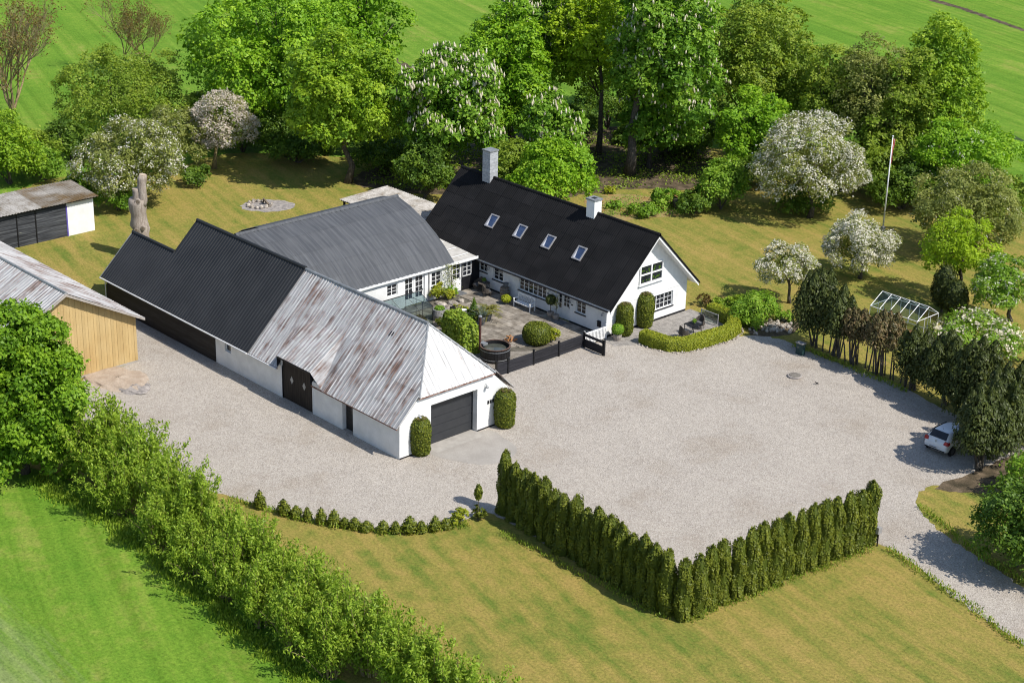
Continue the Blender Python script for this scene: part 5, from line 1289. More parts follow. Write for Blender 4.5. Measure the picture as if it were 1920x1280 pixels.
def cover(name, poly, n, size, seed, leaf, label, cat):
    rg = np.random.default_rng(seed); pts = np.array([tuple(P(x, y))[:2] for x, y in poly]); lo, hi = pts.min(0), pts.max(0); out = []
    while len(out) < n:
        p = rg.uniform(lo, hi); ins = False; j = len(pts)-1
        for i in range(len(pts)):
            if (pts[i][1] > p[1]) != (pts[j][1] > p[1]) and p[0] < (pts[j][0]-pts[i][0])*(p[1]-pts[i][1])/(pts[j][1]-pts[i][1])+pts[i][0]: ins = not ins
            j = i
        if ins and math.sin(p[0]*.9+2)*math.sin(p[1]*.8)+rg.normal(0, .5) > -.1: out.append((p[0], p[1], rg.uniform(.02, .35)))
    o = leaf_obj(name, np.array(out), unit(rg, n)*.6+[0, 0, .6], np.full(n, size), LF[leaf], None, rg, .5); tag(o, label, cat); return o
cover('ground_cover', [(660, 340), (760, 300), (900, 270), (1060, 250), (1290, 245), (1340, 300), (1310, 345), (1200, 352), (1080, 365), (760, 358)], 9000, .24, 8, 'oak', 'low green ground cover on the shaded floor under the chestnuts', 'ground cover')
cover('ground_cover', [(1090, 372), (1240, 368), (1330, 392), (1290, 404), (1200, 410), (1130, 404)], 1500, .16, 9, 'bright', 'low perennials scattered over the dry flower bed', 'ground cover')

# ------------------------------------------------------------------ things in the courtyard
# charcoal fence with four panels
F = thing('garden_fence', 'low charcoal board fence closing off the courtyard', 'fence', (-5.45, 17, 0))
py = [12.75, 13.7, 16.0, 18.35, 20.85]; fx_ = [-5.55, -5.44, -5.42, -5.42, -5.5]
for k in range(5):
    mb = MB(); mb.box((fx_[k]-.05, py[k]-.05, 0), (fx_[k]+.07, py[k]+.07, 1.12)); mb.build('post', MT['black'], F)
for k in range(4):
    top = .92+.02*k
    for j in range(6):
        z0 = .06+j*(top-.06)/6; z1 = z0+(top-.06)/6-.012
        mb = MB(); mb.add([(fx_[k]-.015, py[k]+.08, z0), (fx_[k+1]-.015, py[k+1]-.06, z0), (fx_[k+1]+.02, py[k+1]-.06, z0), (fx_[k]+.02, py[k]+.08, z0),
                           (fx_[k]-.015, py[k]+.08, z1), (fx_[k+1]-.015, py[k+1]-.06, z1), (fx_[k+1]+.02, py[k+1]-.06, z1), (fx_[k]+.02, py[k]+.08, z1)],
                          [(0, 3, 2, 1), (4, 5, 6, 7), (0, 1, 5, 4), (1, 2, 6, 5), (2, 3, 7, 6), (3, 0, 4, 7)])
        mb.build('board', MT['darkfence'], F)
g_ = thing('gate', 'charcoal board gate standing open beside the white picket gate', 'gate', (-4.5, 20.8, 0))
for j in range(5):
    if j == 3: continue
    mb = MB(); mb.box((-5.38, 20.78, .06+j*.2), (-3.56, 20.83, .25+j*.2)); mb.build('board', MT['darkfence'], g_)
for x in (-5.36, -3.6):
    mb = MB(); mb.box((x-.04, 20.74, 0), (x+.05, 20.779, 1.12)); mb.build('upright', MT['black'], g_)
mb = MB(); mb.box((-3.52, 20.74, 0), (-3.44, 20.86, 1.15)); mb.build('post', MT['black'], g_)
mb = MB(); mb.box((-5.0, 20.785, .665), (-4.0, 20.82, .685)); mb.build('slot_rail', MT['chrome'], g_)
wg = thing('picket_gate', 'white picket gate between the fence and the house corner', 'gate', (-5.55, 22, 0))
mb = MB(); mb.box((-5.6, 21.0, .82), (-5.56, 23.1, .95)); mb.build('top_rail', MT['whitepaint'], wg)
mb = MB(); mb.box((-5.6, 21.0, .14), (-5.56, 23.1, .22)); mb.build('bottom_rail', MT['whitepaint'], wg)
for k in range(15):
    y = 21.02+k*.14; mb = MB(); mb.box((-5.555, y, .08), (-5.53, y+.085, .82+.17*abs(math.sin(k*.9)))); mb.build('picket', MT['whitepaint'], wg)
for y in (20.98, 23.1):
    mb = MB(); mb.box((-5.64, y-.05, 0), (-5.54, y+.05, 1.1)); mb.build('post', MT['whitepaint'], wg)

# hot tub
q = Vector((-7.85, 14.75, 0)); T = thing('hot_tub', 'round black hot tub with a brown rim beside the fence', 'hot tub', q)
mb = MB(); mb.lathe(q, [(.98, .02), (1.0, .95), (.95, .95), (.93, .3)], 28, capt=False); mb.build('tub_shell', MT['black'], T)
for k in range(28):
    a = 2*math.pi*k/28; c_, s_ = math.cos(a), math.sin(a); u = Vector((-s_, c_, 0)); o = q+Vector((c_*.985, s_*.985, .03))-u*.104
    mb = MB(); mb.obox(o, u, Vector((c_, s_, 0)), Vector((0, 0, 1)), .208, .035, .9); mb.build('stave', MT['blackwood'], T)
for z in (.2, .78):
    mb = MB(); mb.lathe(q+Vector((0, 0, z)), [(1.02, 0), (1.035, 0), (1.035, .05), (1.02, .05)], 28, False, False); mb.build('hoop', MT['greycap'], T)
mb = MB(); mb.lathe(q+Vector((0, 0, .95)), [(.95, 0), (1.05, 0), (1.05, .045), (.95, .045), (.95, 0)], 28, False, False); mb.build('rim', MT['copper'], T)
mb = MB(); mb.lathe(q, [(.935, .72), (.0, .72)], 24, False, False); mb.build('water', MT['water'], T)
sp_ = q+Vector((-.95, -.55, 0)); mb = MB(); mb.box((sp_.x-.05, sp_.y-.05, .9), (sp_.x+.42, sp_.y+.35, 1.04)); mb.build('stove_box', MT['greycap'], T)
mb = MB(); mb.tube([(sp_.x, sp_.y, .5), (sp_.x, sp_.y, 2.85)], .085, 10); c = mb.build('stove_pipe', MT['rustpipe'], T)
mb = MB(); mb.lathe((sp_.x, sp_.y, 2.85), [(.09, 0), (.13, .02), (.13, .1), (.03, .15)], 10); mb.build('pipe_cap', MT['greycap'], c)
# firewood
q = P(958, 640); W_ = thing('firewood_pile', 'small heap of split firewood beside the hot tub', 'firewood', q); rg = np.random.default_rng(9)
for k in range(9):
    a = rg.uniform(0, 6.28); c = q+Vector((rg.normal(0, .14), rg.normal(0, .14), .08+.04*k)); d = Vector((math.cos(a), math.sin(a), rg.uniform(-.2, .9))).normalized()*.32
    mb = MB(); mb.tube([c-d*.6, c+d*.6], .07, 3); mb.build('log', MT['redwood'], W_)
# ivy covered wall
t = thing('ivy_hedge', 'tall light green ivy hedge behind the garage roof', 'hedge', (-10.6, 14.2, 0)); mb = MB()
a = Vector((-12.9, 15.0, 0)); b = Vector((-9.5, 13.9, 0)); d = (b-a).normalized(); nn = Vector((-d.y, d.x, 0))
pts = [a+nn*.7, b+nn*.7, b-nn*.5, a-nn*.5]
mb.add([p+Vector((0, 0, .03)) for p in pts]+[p*.94+((a+b)/2)*.06+Vector((0, 0, 1.75)) for p in pts]+[p*.8+((a+b)/2)*.2+Vector((0, 0, 1.98)) for p in pts],
       [(3, 2, 1, 0), (0, 1, 5, 4), (1, 2, 6, 5), (2, 3, 7, 6), (3, 0, 4, 7), (4, 5, 9, 8), (5, 6, 10, 9), (6, 7, 11, 10), (7, 4, 8, 11), (8, 9, 10, 11)])
clipped(t, mb, 'ivy', 6500, .2, 14, .16, .8, .3)
# round clipped bush with a smaller one
q = P(1006, 643); t = thing('clipped_bush', 'wide clipped brownish green bush behind the fence', 'bush', q); mb = MB(); mb.blob((q.x, q.y, .72), (.98, .98, .72), 6, .03, 18, 12, 2.9); clipped(t, mb, 'thuja', 4200, .12, 15, .05, .5, .2, tip=.25)
shrub('small_bush', 'little bright bush leaning on the clipped bush behind the fence', P(1034, 640), .5, 1.15, 'box', 1300, .13, 80, 'bush', nl=9)
# white bench
bn = thing('garden_bench', 'white painted wooden bench under the long window', 'bench', (-13.35, 22.55, 0))
mp = MT['whitepaint']
for k in range(5):
    mb = MB(); mb.box((-14.2, 22.28+k*.105, .43), (-12.45, 22.37+k*.105, .46)); mb.build('seat_slat', mp, bn)
for x in (-14.2, -12.51):
    for y in (22.28, 22.76):
        mb = MB(); mb.box((x, y, .03), (x+.06, y+.06, .66 if y < 22.5 else 1.0)); mb.build('leg', mp, bn)
    mb = MB(); mb.box((x-.01, 22.24, .66), (x+.07, 22.76, .70)); mb.build('armrest', mp, bn)
mb = MB(); mb.box((-14.2, 22.79, .95), (-12.45, 22.83, 1.05)); mb.build('top_rail', mp, bn)
for k in range(6):
    x = -14.1+k*.28
    for s in (0, 1):
        mb = MB(); mb.add([(x+.27*s, 22.8, .5), (x+.27*s+.035, 22.8, .5), (x+.27*(1-s)+.035, 22.8, .95), (x+.27*(1-s), 22.8, .95), (x+.27*s, 22.82+.003*s, .5), (x+.27*s+.035, 22.82+.003*s, .5), (x+.27*(1-s)+.035, 22.82+.003*s, .95), (x+.27*(1-s), 22.82+.003*s, .95)],
              [(0, 3, 2, 1), (4, 5, 6, 7), (0, 1, 5, 4), (1, 2, 6, 5), (2, 3, 7, 6), (3, 0, 4, 7)]); mb.build('back_lattice', mp, bn)
# rattan chairs and tables
def rattan_chair(label, q, rz, group='rattan armchairs'):
    t = thing('armchair', label, 'chair', (0, 0, 0), group); m_ = MT['rattan']
    mb = MB(); mb.box((-.3, -.3, .3), (.3, .3, .40)); mb.build('seat', m_, t)
    mb = MB(); mb.box((-.26, -.27, .402), (.26, .24, .47)); mb.build('cushion', MT['rattancushion'], t)
    vs = []; fs = []; n = 14
    for i in range(n+1):
        a = math.pi*(-.12+1.24*i/n); h = .64+.34*max(0, math.sin(a))**2.0
        for r in (.31, .355):
            for z in (.3, h): vs.append((r*math.cos(a)*1.05, r*math.sin(a), z))
    for i in range(n):
        b = 4*i; fs += [(b, b+1, b+5, b+4), (b+2, b+6, b+7, b+3), (b+1, b+3, b+7, b+5)]
    mb = MB(); mb.add(vs, fs); mb.build('backrest', m_, t, smooth=False)
    for x in (-.25, .25):
        for y in (-.25, .25):
            mb = MB(); mb.tube([(x, y, .02), (x, y, .3)], .025, 6); mb.build('leg', m_, t)
    t.location = q; t.rotation_euler = (0, 0, rz); ORIG[t.name] = tuple(q); return t
rattan_chair('brown rattan armchair in the shaded courtyard corner by the dark wall', Vector((-18.35, 22.55, .06)), -2.2+math.pi/2+.5)
rattan_chair('rattan armchair with its back to the courtyard, at the small round table', Vector((-17.0, 22.2, .06)), 2.6)
def table(name, label, q, r, h, m_, sq=False):
    t = thing(name, label, 'table', q); q = Vector(q)
    mb = MB()
    if sq: mb.box((q.x-r, q.y-r, q.z+h-.04), (q.x+r, q.y+r, q.z+h))
    else: mb.lathe(q+Vector((0, 0, h-.04)), [(r, 0), (r, .04)], 20)
    mb.build('tabletop', m_, t)
    for x in (-1, 1):
        for y in (-1, 1):
            k = r*(.9 if sq else .6); mb = MB(); mb.tube([(q.x+x*k, q.y+y*k, q.z), (q.x+x*k, q.y+y*k, q.z+h-.04)], .025, 6); mb.build('leg', m_, t)
    return t
table('round_table', 'small round table between the two courtyard armchairs', Vector((-17.75, 22.6, .06)), .45, .72, MT['rattan'])
table('square_table', 'dark square table on the gable terrace', Vector((-2.35, 28.55, .02)), .48, .73, MT['black'], True)
rattan_chair('rattan armchair left of the terrace table', Vector((-2.2, 27.45, .02)), 2.9, 'terrace armchairs')
rattan_chair('high backed rattan armchair behind the terrace table', Vector((-2.7, 29.6, .02)), .2, 'terrace armchairs')
def pot(name, label, q, r, h, m_, cat='pot plant'):
    t = thing(name, label, cat, q); mb = MB(); mb.lathe(q, [(r*.7, 0), (r, h*.6), (r*1.02, h), (r*.88, h), (r*.85, h*.9)], 14, capt=True); mb.build('pot', m_, t); return t
def ballplant(t, q, z, r, leaf, n, size, seed, rz=None, amp=.05):
    mb = MB(); mb.blob((q.x, q.y, z), (r, r, rz or r), seed, amp); clipped(t, mb, leaf, n, size, seed, .04, .6, .25)
q = Vector((-17.75, 22.62, .79)); t = pot('table_plant', 'small potted plant on the round courtyard table', q, .12, .14, MT['potgrey']); ballplant(t, q, q.z+.22, .14, 'dark', 160, .1, 3)
q = Vector((-2.3, 28.6, .755)); t = pot('table_plant', 'small green plant on the square terrace table', q, .09, .12, MT['potgrey']); ballplant(t, q, q.z+.22, .12, 'bright', 140, .1, 4)
# barrel with a dark pot on it
q = Vector((-15.75, 22.85, .05)); t = thing('wine_barrel', 'brown wooden barrel standing against the house wall', 'barrel', q); mb = MB(); mb.lathe(q, [(.29, 0), (.37, .45), (.30, .92)], 18); mb.build('staves', MT['barrel'], t)
for z, r in ((.12, .325), (.32, .368), (.6, .368), (.8, .335)):
    mb = MB(); mb.lathe(q+Vector((0, 0, z)), [(r, 0), (r+.012, 0), (r+.012, .05), (r, .05)], 18, False, False); mb.build('hoop', MT['greycap'], t)
q = Vector((-15.7, 22.9, .975)); t = pot('dark_pot', 'dark pot standing on top of the brown barrel', q, .2, .3, MT['potgrey'], 'pot')
q = Vector((-14.85, 22.2, .06)); t = pot('chrysanthemum', 'lime yellow flowering plant in a dark pot beside the bench', q, .22, .3, MT['potgrey']); ballplant(t, q, .48, .36, 'lime', 700, .12, 5, .26)
q = Vector((-10.9, 22.85, .06)); t = pot('topiary_ball', 'round clipped ball tree in a pot left of the house door', q, .25, .42, MT['potstone']); mb = MB(); mb.tube([q+Vector((0, 0, .4)), q+Vector((0, 0, 1.1))], .025, 6); mb.build('stem', MT['bark'], t); ballplant(t, q, 1.4, .36, 'cypress', 900, .1, 6)
q = Vector((-10.3, 22.8, .06)); t = pot('potted_sapling', 'thin sapling in a stone pot right beside the house door', q, .24, .4, MT['potstone']); mb = MB(); mb.tube([q+Vector((0, 0, .4)), q+Vector((.05, 0, 1.1)), q+Vector((.15, 0, 1.75))], .02, 5); mb.tube([q+Vector((.03, 0, .8)), q+Vector((-.1, .05, 1.3))], .012, 5); o = mb.build('stem', MT['bark'], t)
rg = np.random.default_rng(4); n = 120; leaf_obj('leaves', np.array([q.x+.08, q.y, 1.4])+rg.normal(0, 1, (n, 3))*[.14, .12, .3], unit(rg, n), np.full(n, .09), LF['olive'], t, rg)
q = Vector((-4.85, 23.5, .02)); t = pot('potted_pine', 'round green plant in a stone pot by the white gate', q, .3, .5, MT['potstone']); ballplant(t, q, .85, .42, 'bright', 900, .12, 7, .36)
# cycad in a grey pot, second grey pot with blades, slim spruce
def fronds(t, q, z, n, ln, droop, leaf, wdt, seed, up=.7):
    rg = np.random.default_rng(seed); vs = []; P_ = []; N_ = []; A_ = []; S_2 = []
    for k in range(n):
        a = 2*math.pi*k/n*1.62*3+rg.normal(0, .15); el = rg.uniform(.15, 1.15)*up; m_ = 16
        for i in range(m_):
            f = (i+.5)/m_; out = ln*f*math.cos(el); zz = z+ln*f*math.sin(el)-droop*f*f*ln
            for s in (-1, 1):
                P_.append((q.x+math.cos(a)*out-math.sin(a)*s*wdt*.5*(1-f*.6), q.y+math.sin(a)*out+math.cos(a)*s*wdt*.5*(1-f*.6), zz)); N_.append((0, 0, 1)); A_.append((-math.sin(a)*s+math.cos(a)*.5, math.cos(a)*s+math.sin(a)*.5, .2)); S_2.append(wdt*1.15*(1-f*.5))
    leaf_obj('fronds', np.array(P_), np.array(N_)+rg.normal(0, .2, (len(P_), 3)), np.array(S_2), LF[leaf], t, rg, .28, along=np.array(A_))
q = Vector((-13.3, 18.9, .06)); t = pot('palm', 'cycad palm with arching fronds in a grey pot', q, .36, .62, MT['potgrey']); fronds(t, q, .75, 22, 1.3, .45, 'palm', .3, 3)
q = Vector((-12.95, 18.1, .06)); t = pot('agave', 'blue green spiky plant in a grey pot left of the palm', q, .26, .6, MT['potgrey']); fronds(t, q, .7, 22, 1.1, .15, 'agave', .14, 4, 1.1)
q = P(888, 600); t = thing('young_spruce', 'slim pointed young spruce among the courtyard plants', 'conifer', q); mb = MB(); mb.lathe((q.x, q.y, 0), [(.42, .1), (.36, .4), (.22, .9), (.1, 1.4), (.02, 1.75)], 9); clipped(t, mb, 'dark', 900, .15, 20, .1, .4, .1); m2 = MB(); m2.tube([q, q+Vector((0, 0, 1.7))], [.04, .01], 5); m2.build('trunk', MT['bark'], t)
shrub('courtyard_shrub', 'low shrub left of the slim spruce', P(876, 598), .45, .7, 'bright', 600, .14, 81, nl=7)
shrub('courtyard_shrub', 'flat spreading plant behind the ivy hedge', P(862, 583), .6, .35, 'box', 600, .12, 82, nl=8)
shrub('courtyard_shrub', 'small dark clipped shrub beside the weathered half barrel', P(826, 613), .45, .75, 'thuja', 700, .12, 83, nl=7)
q = P(824, 600); q.z = .03; t = thing('half_barrel', 'weathered grey half barrel planter by the glass frame', 'planter', q); mb = MB(); mb.lathe(q, [(.46, 0), (.55, .45), (.5, .85), (.42, .85), (.4, .78)], 18); mb.build('staves', MT['barrelgrey'], t); ballplant(t, q, .9, .34, 'bright', 320, .12, 9, .15)
shrub('courtyard_shrub', 'yellow green dome shrub against the wing wall', P(824, 560), .85, 1.15, 'box', 1900, .14, 84, nl=10)
shrub('courtyard_shrub', 'small leafy shrub beside the climbing rose', P(846, 558), .55, .8, 'bright', 800, .14, 85, nl=8)
# climber on the wing corner
q = Vector((-18.7, 20.2, 0)); t = thing('climbing_rose', 'sparse climbing plant at the corner of the wing', 'climber', q); mb = MB()
rg = np.random.default_rng(5); mb.tube([q, q+Vector((0, .1, 1.2)), q+Vector((.05, -.05, 2.5))], [.04, .03, .015], 5)
for k in range(7): mb.tube([q+Vector((0, .05, .8+.2*k)), q+Vector((.1, rg.uniform(-.9, .6), 1.2+.2*k))], .012, 4)
o = mb.build('stems', MT['bark'], t); o['kind'] = 'stuff'; n = 420
leaf_obj('leaves', np.array(q)+np.stack([rg.uniform(-.02, .2, n), rg.normal(-.1, .38, n), rg.uniform(.4, 2.6, n)], 1), unit(rg, n)+[.5, 0, .2], np.full(n, .1), LF['olive'], t, rg)
# stones along the bed
for i, (x, y, r) in enumerate(((831, 574, .36), (851, 571, .42), (842, 578, .3), (864, 566, .28), (822, 571, .25))):
    q = P(x, y); mb = MB(); mb.blob((q.x, q.y, .1), (r*1.3, r*.8, .17), i+3, .2, 10, 6); o = mb.build('edging_stone', MT['stone'], None, origin=tuple(q)); o.location = q
    tag(o, ('flat pale stone edging the courtyard bed, %s from the left' % ORD[[1, 3, 2, 4, 0][i]]), 'stone', 'stones edging the courtyard bed')
# bistro set and bird table between barrel and spruce
q = P(852, 597); t = thing('iron_chair', 'small black iron folding chair by the half barrel', 'chair', q); mt_ = MT['black']
mb = MB(); mb.box((q.x-.22, q.y-.22, .43), (q.x+.22, q.y+.22, .46)); mb.build('seat', mt_, t)
mb = MB(); mb.box((q.x-.24, q.y-.22, .62), (q.x-.21, q.y+.22, .9)); mb.build('backrest', mt_, t)
for x in (-.2, .2):
    for y in (-.2, .2):
        mb = MB(); mb.tube([(q.x+x, q.y+y, .02), (q.x+x, q.y+y, .43)], .015, 5); mb.build('leg', mt_, t)
q = P(869, 600); t = thing('bird_bath', 'small white bowl on a thin dark stand by the spruce', 'bird bath', q); mb = MB(); mb.tube([q, q+Vector((0, 0, .7))], .03, 6); mb.build('stand', mt_, t); mb = MB(); mb.lathe(q+Vector((0, 0, .7)), [(.08, 0), (.24, .1), (.22, .1), (.05, .03)], 12); mb.build('bowl', MT['whitepaint'], t)
for nm, a, b, lab in (('door_mat', (-19.0, 20.7), (-18.2, 21.4), 'grey door mat in front of the link door'), ('door_mat', (-10.3, 22.3), (-9.3, 23.0), 'grey door mat in front of the house door')):
    mb = MB(); mb.box((a[0], a[1], .078), (b[0], b[1], .094)); o = mb.build(nm, MT['potgrey'], None, origin=((a[0]+b[0])/2, (a[1]+b[1])/2, .07)); tag(o, lab, 'mat')

# glass house frame in the courtyard
def glasshouse(name, label, x0, x1, y0, y1, eave, ridge, m_, nb, axis='Y', wdt=.035, base=None):
    t = thing(name, label, 'greenhouse', ((x0+x1)/2, (y0+y1)/2, 0)); G3 = MT['clear']
    tr = (lambda a, l, z: Vector((a, l, z))) if axis == 'Y' else (lambda a, l, z: Vector((l, a, z)))
    a0, a1, l0, l1 = (x0, x1, y0, y1) if axis == 'Y' else (y0, y1, x0, x1)
    am = (a0+a1)/2
    def bar(p, q, n='bar'): mb = MB(); mb.tube([p, q], wdt*.6, 4); mb.build(n, m_, t)
    for a in (a0, a1):
        bar(tr(a, l0, eave), tr(a, l1, eave), 'eave_rail'); bar(tr(a, l0, .04), tr(a, l1, .04), 'sill_rail')
    bar(tr(am, l0, ridge), tr(am, l1, ridge), 'ridge_rail')
    for k in range(nb+1):
        l = l0+(l1-l0)*k/nb
        for a in (a0, a1): bar(tr(a, l, .02), tr(a, l, eave), 'post'); bar(tr(a, l, eave), tr(am, l, ridge), 'rafter')
    for l in (l0, l1):
        bar(tr(a0, l, .04), tr(a1, l, .04), 'sill_rail'); bar(tr(a0, l, eave), tr(a1, l, eave), 'tie_rail'); bar(tr(am-.35, l, 0), tr(am-.35, l, eave), 'post'); bar(tr(am+.35, l, 0), tr(am+.35, l, eave), 'post')
    for l in (l0, l1):
        mb = MB(); mb.add([tr(a0, l, .06), tr(a1, l, .06), tr(a1, l, eave), tr(am, l, ridge), tr(a0, l, eave)], [(0, 1, 2, 3, 4)]); mb.build('gable_pane', G3, t)
    for k in range(nb):
        b0 = l0+(l1-l0)*k/nb+.03; b1 = l0+(l1-l0)*(k+1)/nb-.03
        for a in (a0, a1):
            mb = MB(); mb.add([tr(a, b0, eave), tr(a, b1, eave), tr(am, b1, ridge), tr(am, b0, ridge)], [(0, 1, 2, 3)]); mb.build('pane', G3, t)
            mb = MB(); mb.add([tr(a, b0, .06), tr(a, b1, .06), tr(a, b1, eave), tr(a, b0, eave)], [(0, 1, 2, 3)]); mb.build('pane', G3, t)
    return t
glasshouse('glass_frame', 'small dark framed glasshouse in the courtyard by the wing', -18.1, -15.1, 11.6, 15.4, 1.45, 2.15, MT['black'], 3)
shrub('rusty_shrub', 'brown withered plant inside the dark framed glasshouse', Vector((-15.6, 14.7, 0)), .4, .8, 'bronze', 400, .13, 86, nl=6)

# ------------------------------------------------------------------ garden greenhouse on the right
t = glasshouse('garden_greenhouse', 'white framed greenhouse behind the cypress row', 4.6, 8.6, 39.6, 42.2, 1.5, 2.3, MT['whiteframe'], 5, 'X', .048)
for k in range(6):
    mb = MB(); mb.box((4.9+k*.55, 39.75, .03), (5.35+k*.55, 40.2, .5)); mb.build('growing_box', MT['terracotta'], t)
# glass wind screen on the terrace
t = thing('wind_screen', 'low glass wind screen inside the terrace hedge', 'screen', (-2.9, 31, 0))
mb = MB(); mb.box((-3.75, 30.98, .1), (-2.2, 31.0, .82)); mb.build('glass_panel', MT['clear'], t)
for x in (-3.78, -2.2):
    mb = MB(); mb.box((x, 30.96, 0), (x+.04, 31.02, .9)); mb.build('post', MT['greyframe'], t)
mb = MB(); mb.box((-3.74, 30.965, .83), (-2.2, 31.015, .87)); mb.build('top_rail', MT['greyframe'], t)
# heap of stones
rg = np.random.default_rng(21)
t = thing('stone_heap', 'heap of pale field stones at the corner of the gravel yard', 'stone heap', P(1455, 614))
mb = MB(); mb.blob((0, 0, 0), (1, .8, .6), 5, .25, 8, 5); sm = mb.mesh('stone'); sm.materials.append(MT['stone'])
for k in range(95):
    px_, py_ = rg.normal(1450, 20), rg.normal(614, 5.5); q = P(px_, py_)-Vector(ORIG[t.name]); o = bpy.data.objects.new('stone', sm); COL.objects.link(o); o.parent = t
    s = rg.uniform(.08, .2); o.location = (q.x, q.y, .05+max(0, .25-.12*((px_-1450)/14)**2-.12*((py_-614)/4)**2)*rg.uniform(.3, 1)); o.scale = (s, s, s); o.rotation_euler = tuple(rg.uniform(0, 6, 3))
# small stones at the foot of the terrace hedge
t = thing('hedge_edging', 'line of small stones along the foot of the terrace hedge', 'stones', (-.2, 27, 0))
for k in range(60):
    f = k/59*8.2; i = min(int(f), 8); a = np.array(path[i+1 if i+1 < len(path) else -1]); b = np.array(path[i]); d = b+(a-b)*(f-i); dirv = (a-b)/np.linalg.norm(a-b); nn = np.array([dirv[1], -dirv[0]])
    o = bpy.data.objects.new('stone', sm); COL.objects.link(o); o.parent = t; s = rg.uniform(.05, .12); o.location = (d[0]+nn[0]*.62+.2+rg.normal(0, .05), d[1]+nn[1]*.62-27+rg.normal(0, .05), .04); o.scale = (s, s, s); o.rotation_euler = tuple(rg.uniform(0, 6, 3))

# ------------------------------------------------------------------ yard things
q = P(1500, 664); t = thing('meter_cabinet', 'dark green cabinet at the edge of the gravel yard', 'cabinet', q); mb = MB(); mb.box((q.x-.28, q.y-.16, 0), (q.x+.28, q.y+.16, .82)); mb.build('body', MT['greenbox'], t); mb = MB(); mb.box((q.x-.32, q.y-.2, .82), (q.x+.32, q.y+.2, .88)); mb.build('lid', MT['greyframe'], t); mb = MB(); mb.box((q.x-.12, q.y-.172, .5), (q.x-.06, q.y-.161, .56)); mb.build('lock', MT['chrome'], t)
q = P(1490, 706); t = thing('well_cover', 'round concrete well cover in the gravel yard', 'well cover', q); mb = MB(); mb.lathe(q, [(.46, .0), (.5, .02), (.5, .09), (.47, .12)], 24); mb.build('ring', MT['ash'], t); mb = MB(); mb.lathe(q+Vector((0, 0, .121)), [(.40, 0), (.38, .03)], 20); mb.build('lid', mat('grey brown lid', [(.14, .125, .11), (.22, .20, .17)], 5, rough=.9), t)
# blackbird
q = P(1532, 721); t = thing('bird', 'small black bird standing on the gravel', 'bird', q)
mb = MB(); sk = [(-.16, .06, .010), (-.08, .085, .022), (0, .11, .05), (.07, .135, .048), (.11, .165, .03), (.13, .185, .032), (.155, .19, .02), (.185, .185, .004)]
mb.tube([(q.x-s[0]*.5, q.y-s[0]*.85, s[1]) for s in sk], [s[2] for s in sk], 8); mb.build('body', MT['black'], t, smooth=True)
for s in (-1, 1):
    mb = MB(); mb.tube([(q.x+.02*s, q.y-.015*s, 0.0), (q.x+.02*s, q.y-.015*s, .08)], .005, 4); mb.build('leg', MT['black'], t)
# letter box post at the hedge end
q = P(1641, 1022); t = thing('mail_box', 'grey mail box on two posts at the hedge end by the drive', 'mail box', q)
for x in (-.12, .12):
    mb = MB(); mb.box((q.x+x-.03, q.y-.03, 0), (q.x+x+.03, q.y+.03, .8)); mb.build('post', MT['brownwood'], t)
mb = MB(); mb.prism([(q.x-.22, q.y-.16, .8), (q.x-.22, q.y+.16, .8), (q.x-.22, q.y+.18, 1.12), (q.x-.22, q.y-.16, 1.2)], (.44, 0, 0)); mb.build('box', MT['greyframe'], t)
# stump
q = Vector((-39.9, 7.16, 0)); t = thing('dead_trunk', 'tall pale dead trunk with two sawn off limbs', 'dead tree', q); rg = np.random.default_rng(2)
mb = MB(); R_ = Vector(RT.tolist()); R_.z = 0; R_.normalize()
hs = [.40*i for i in range(13)]; rs = [1.22*(.60-.11*min(1, h/1.2))+.10*math.exp(-((h-2.65)/.35)**2)+.07*math.exp(-((h-4.5)/.6)**2)+rg.normal(0, .018) for h in hs]
mb.tube([q+R_*(-.10+.09*math.sin(h*1.1))+Vector((rg.normal(0, .02), rg.normal(0, .02), h)) for h in hs], rs, 14)
mb.v = [(x+rg.normal(0, .022), y+rg.normal(0, .022), z) for x, y, z in mb.v]; mb.build('trunk', MT['palebark'], t, smooth=True)
for s, ht, r0, nm in ((-1, 5.6, .36, 'limb'), (1, 6.7, .36, 'limb')):
    b0 = q+R_*(.12*s)+Vector((0, 0, 4.25)); e0 = q+R_*(.30*s+.04)+Vector((0, 0, ht)); mb = MB(); mb.tube([b0.lerp(e0, k/7)+R_*(.05*s*math.sin(k*.9)) for k in range(8)], [r0*(1.12-.30*k/7+(.07 if k == 6 else 0))*rg.uniform(.95, 1.05) for k in range(8)], 12); mb.v = [(x+rg.normal(0, .022), y+rg.normal(0, .022), z+rg.normal(0, .02)) for x, y, z in mb.v]; l_ = mb.build(nm, MT['palebark'], t, smooth=True)
    mb = MB(); d = (e0-b0).normalized(); e0 = e0+R_*(.05*s*math.sin(6.3)); mb.tube([e0-d*.02, e0+d*.03], r0*.72, 12); mb.build('sawn_face', mat('sawn wood', [(.42, .33, .24), (.5, .41, .31)], 6, rough=.9), l_)
Fd = Vector((-FW[0], -FW[1], 0)).normalized()
for du, h, r in ((-.02, 4.75, .24), (.28, 2.65, .2), (-.25, 2.5, .17)):
    c = q+R_*du+Fd*.52+Vector((0, 0, h)); mb = MB(); mb.tube([c, c+Fd*.16], [r, r*.85], 10); k_ = mb.build('branch_stub', MT['palebark'], t)
    mb = MB(); mb.tube([c+Fd*.16, c+Fd*.17], r*.6, 10); mb.build('sawn_face', MT['barrel'], k_)
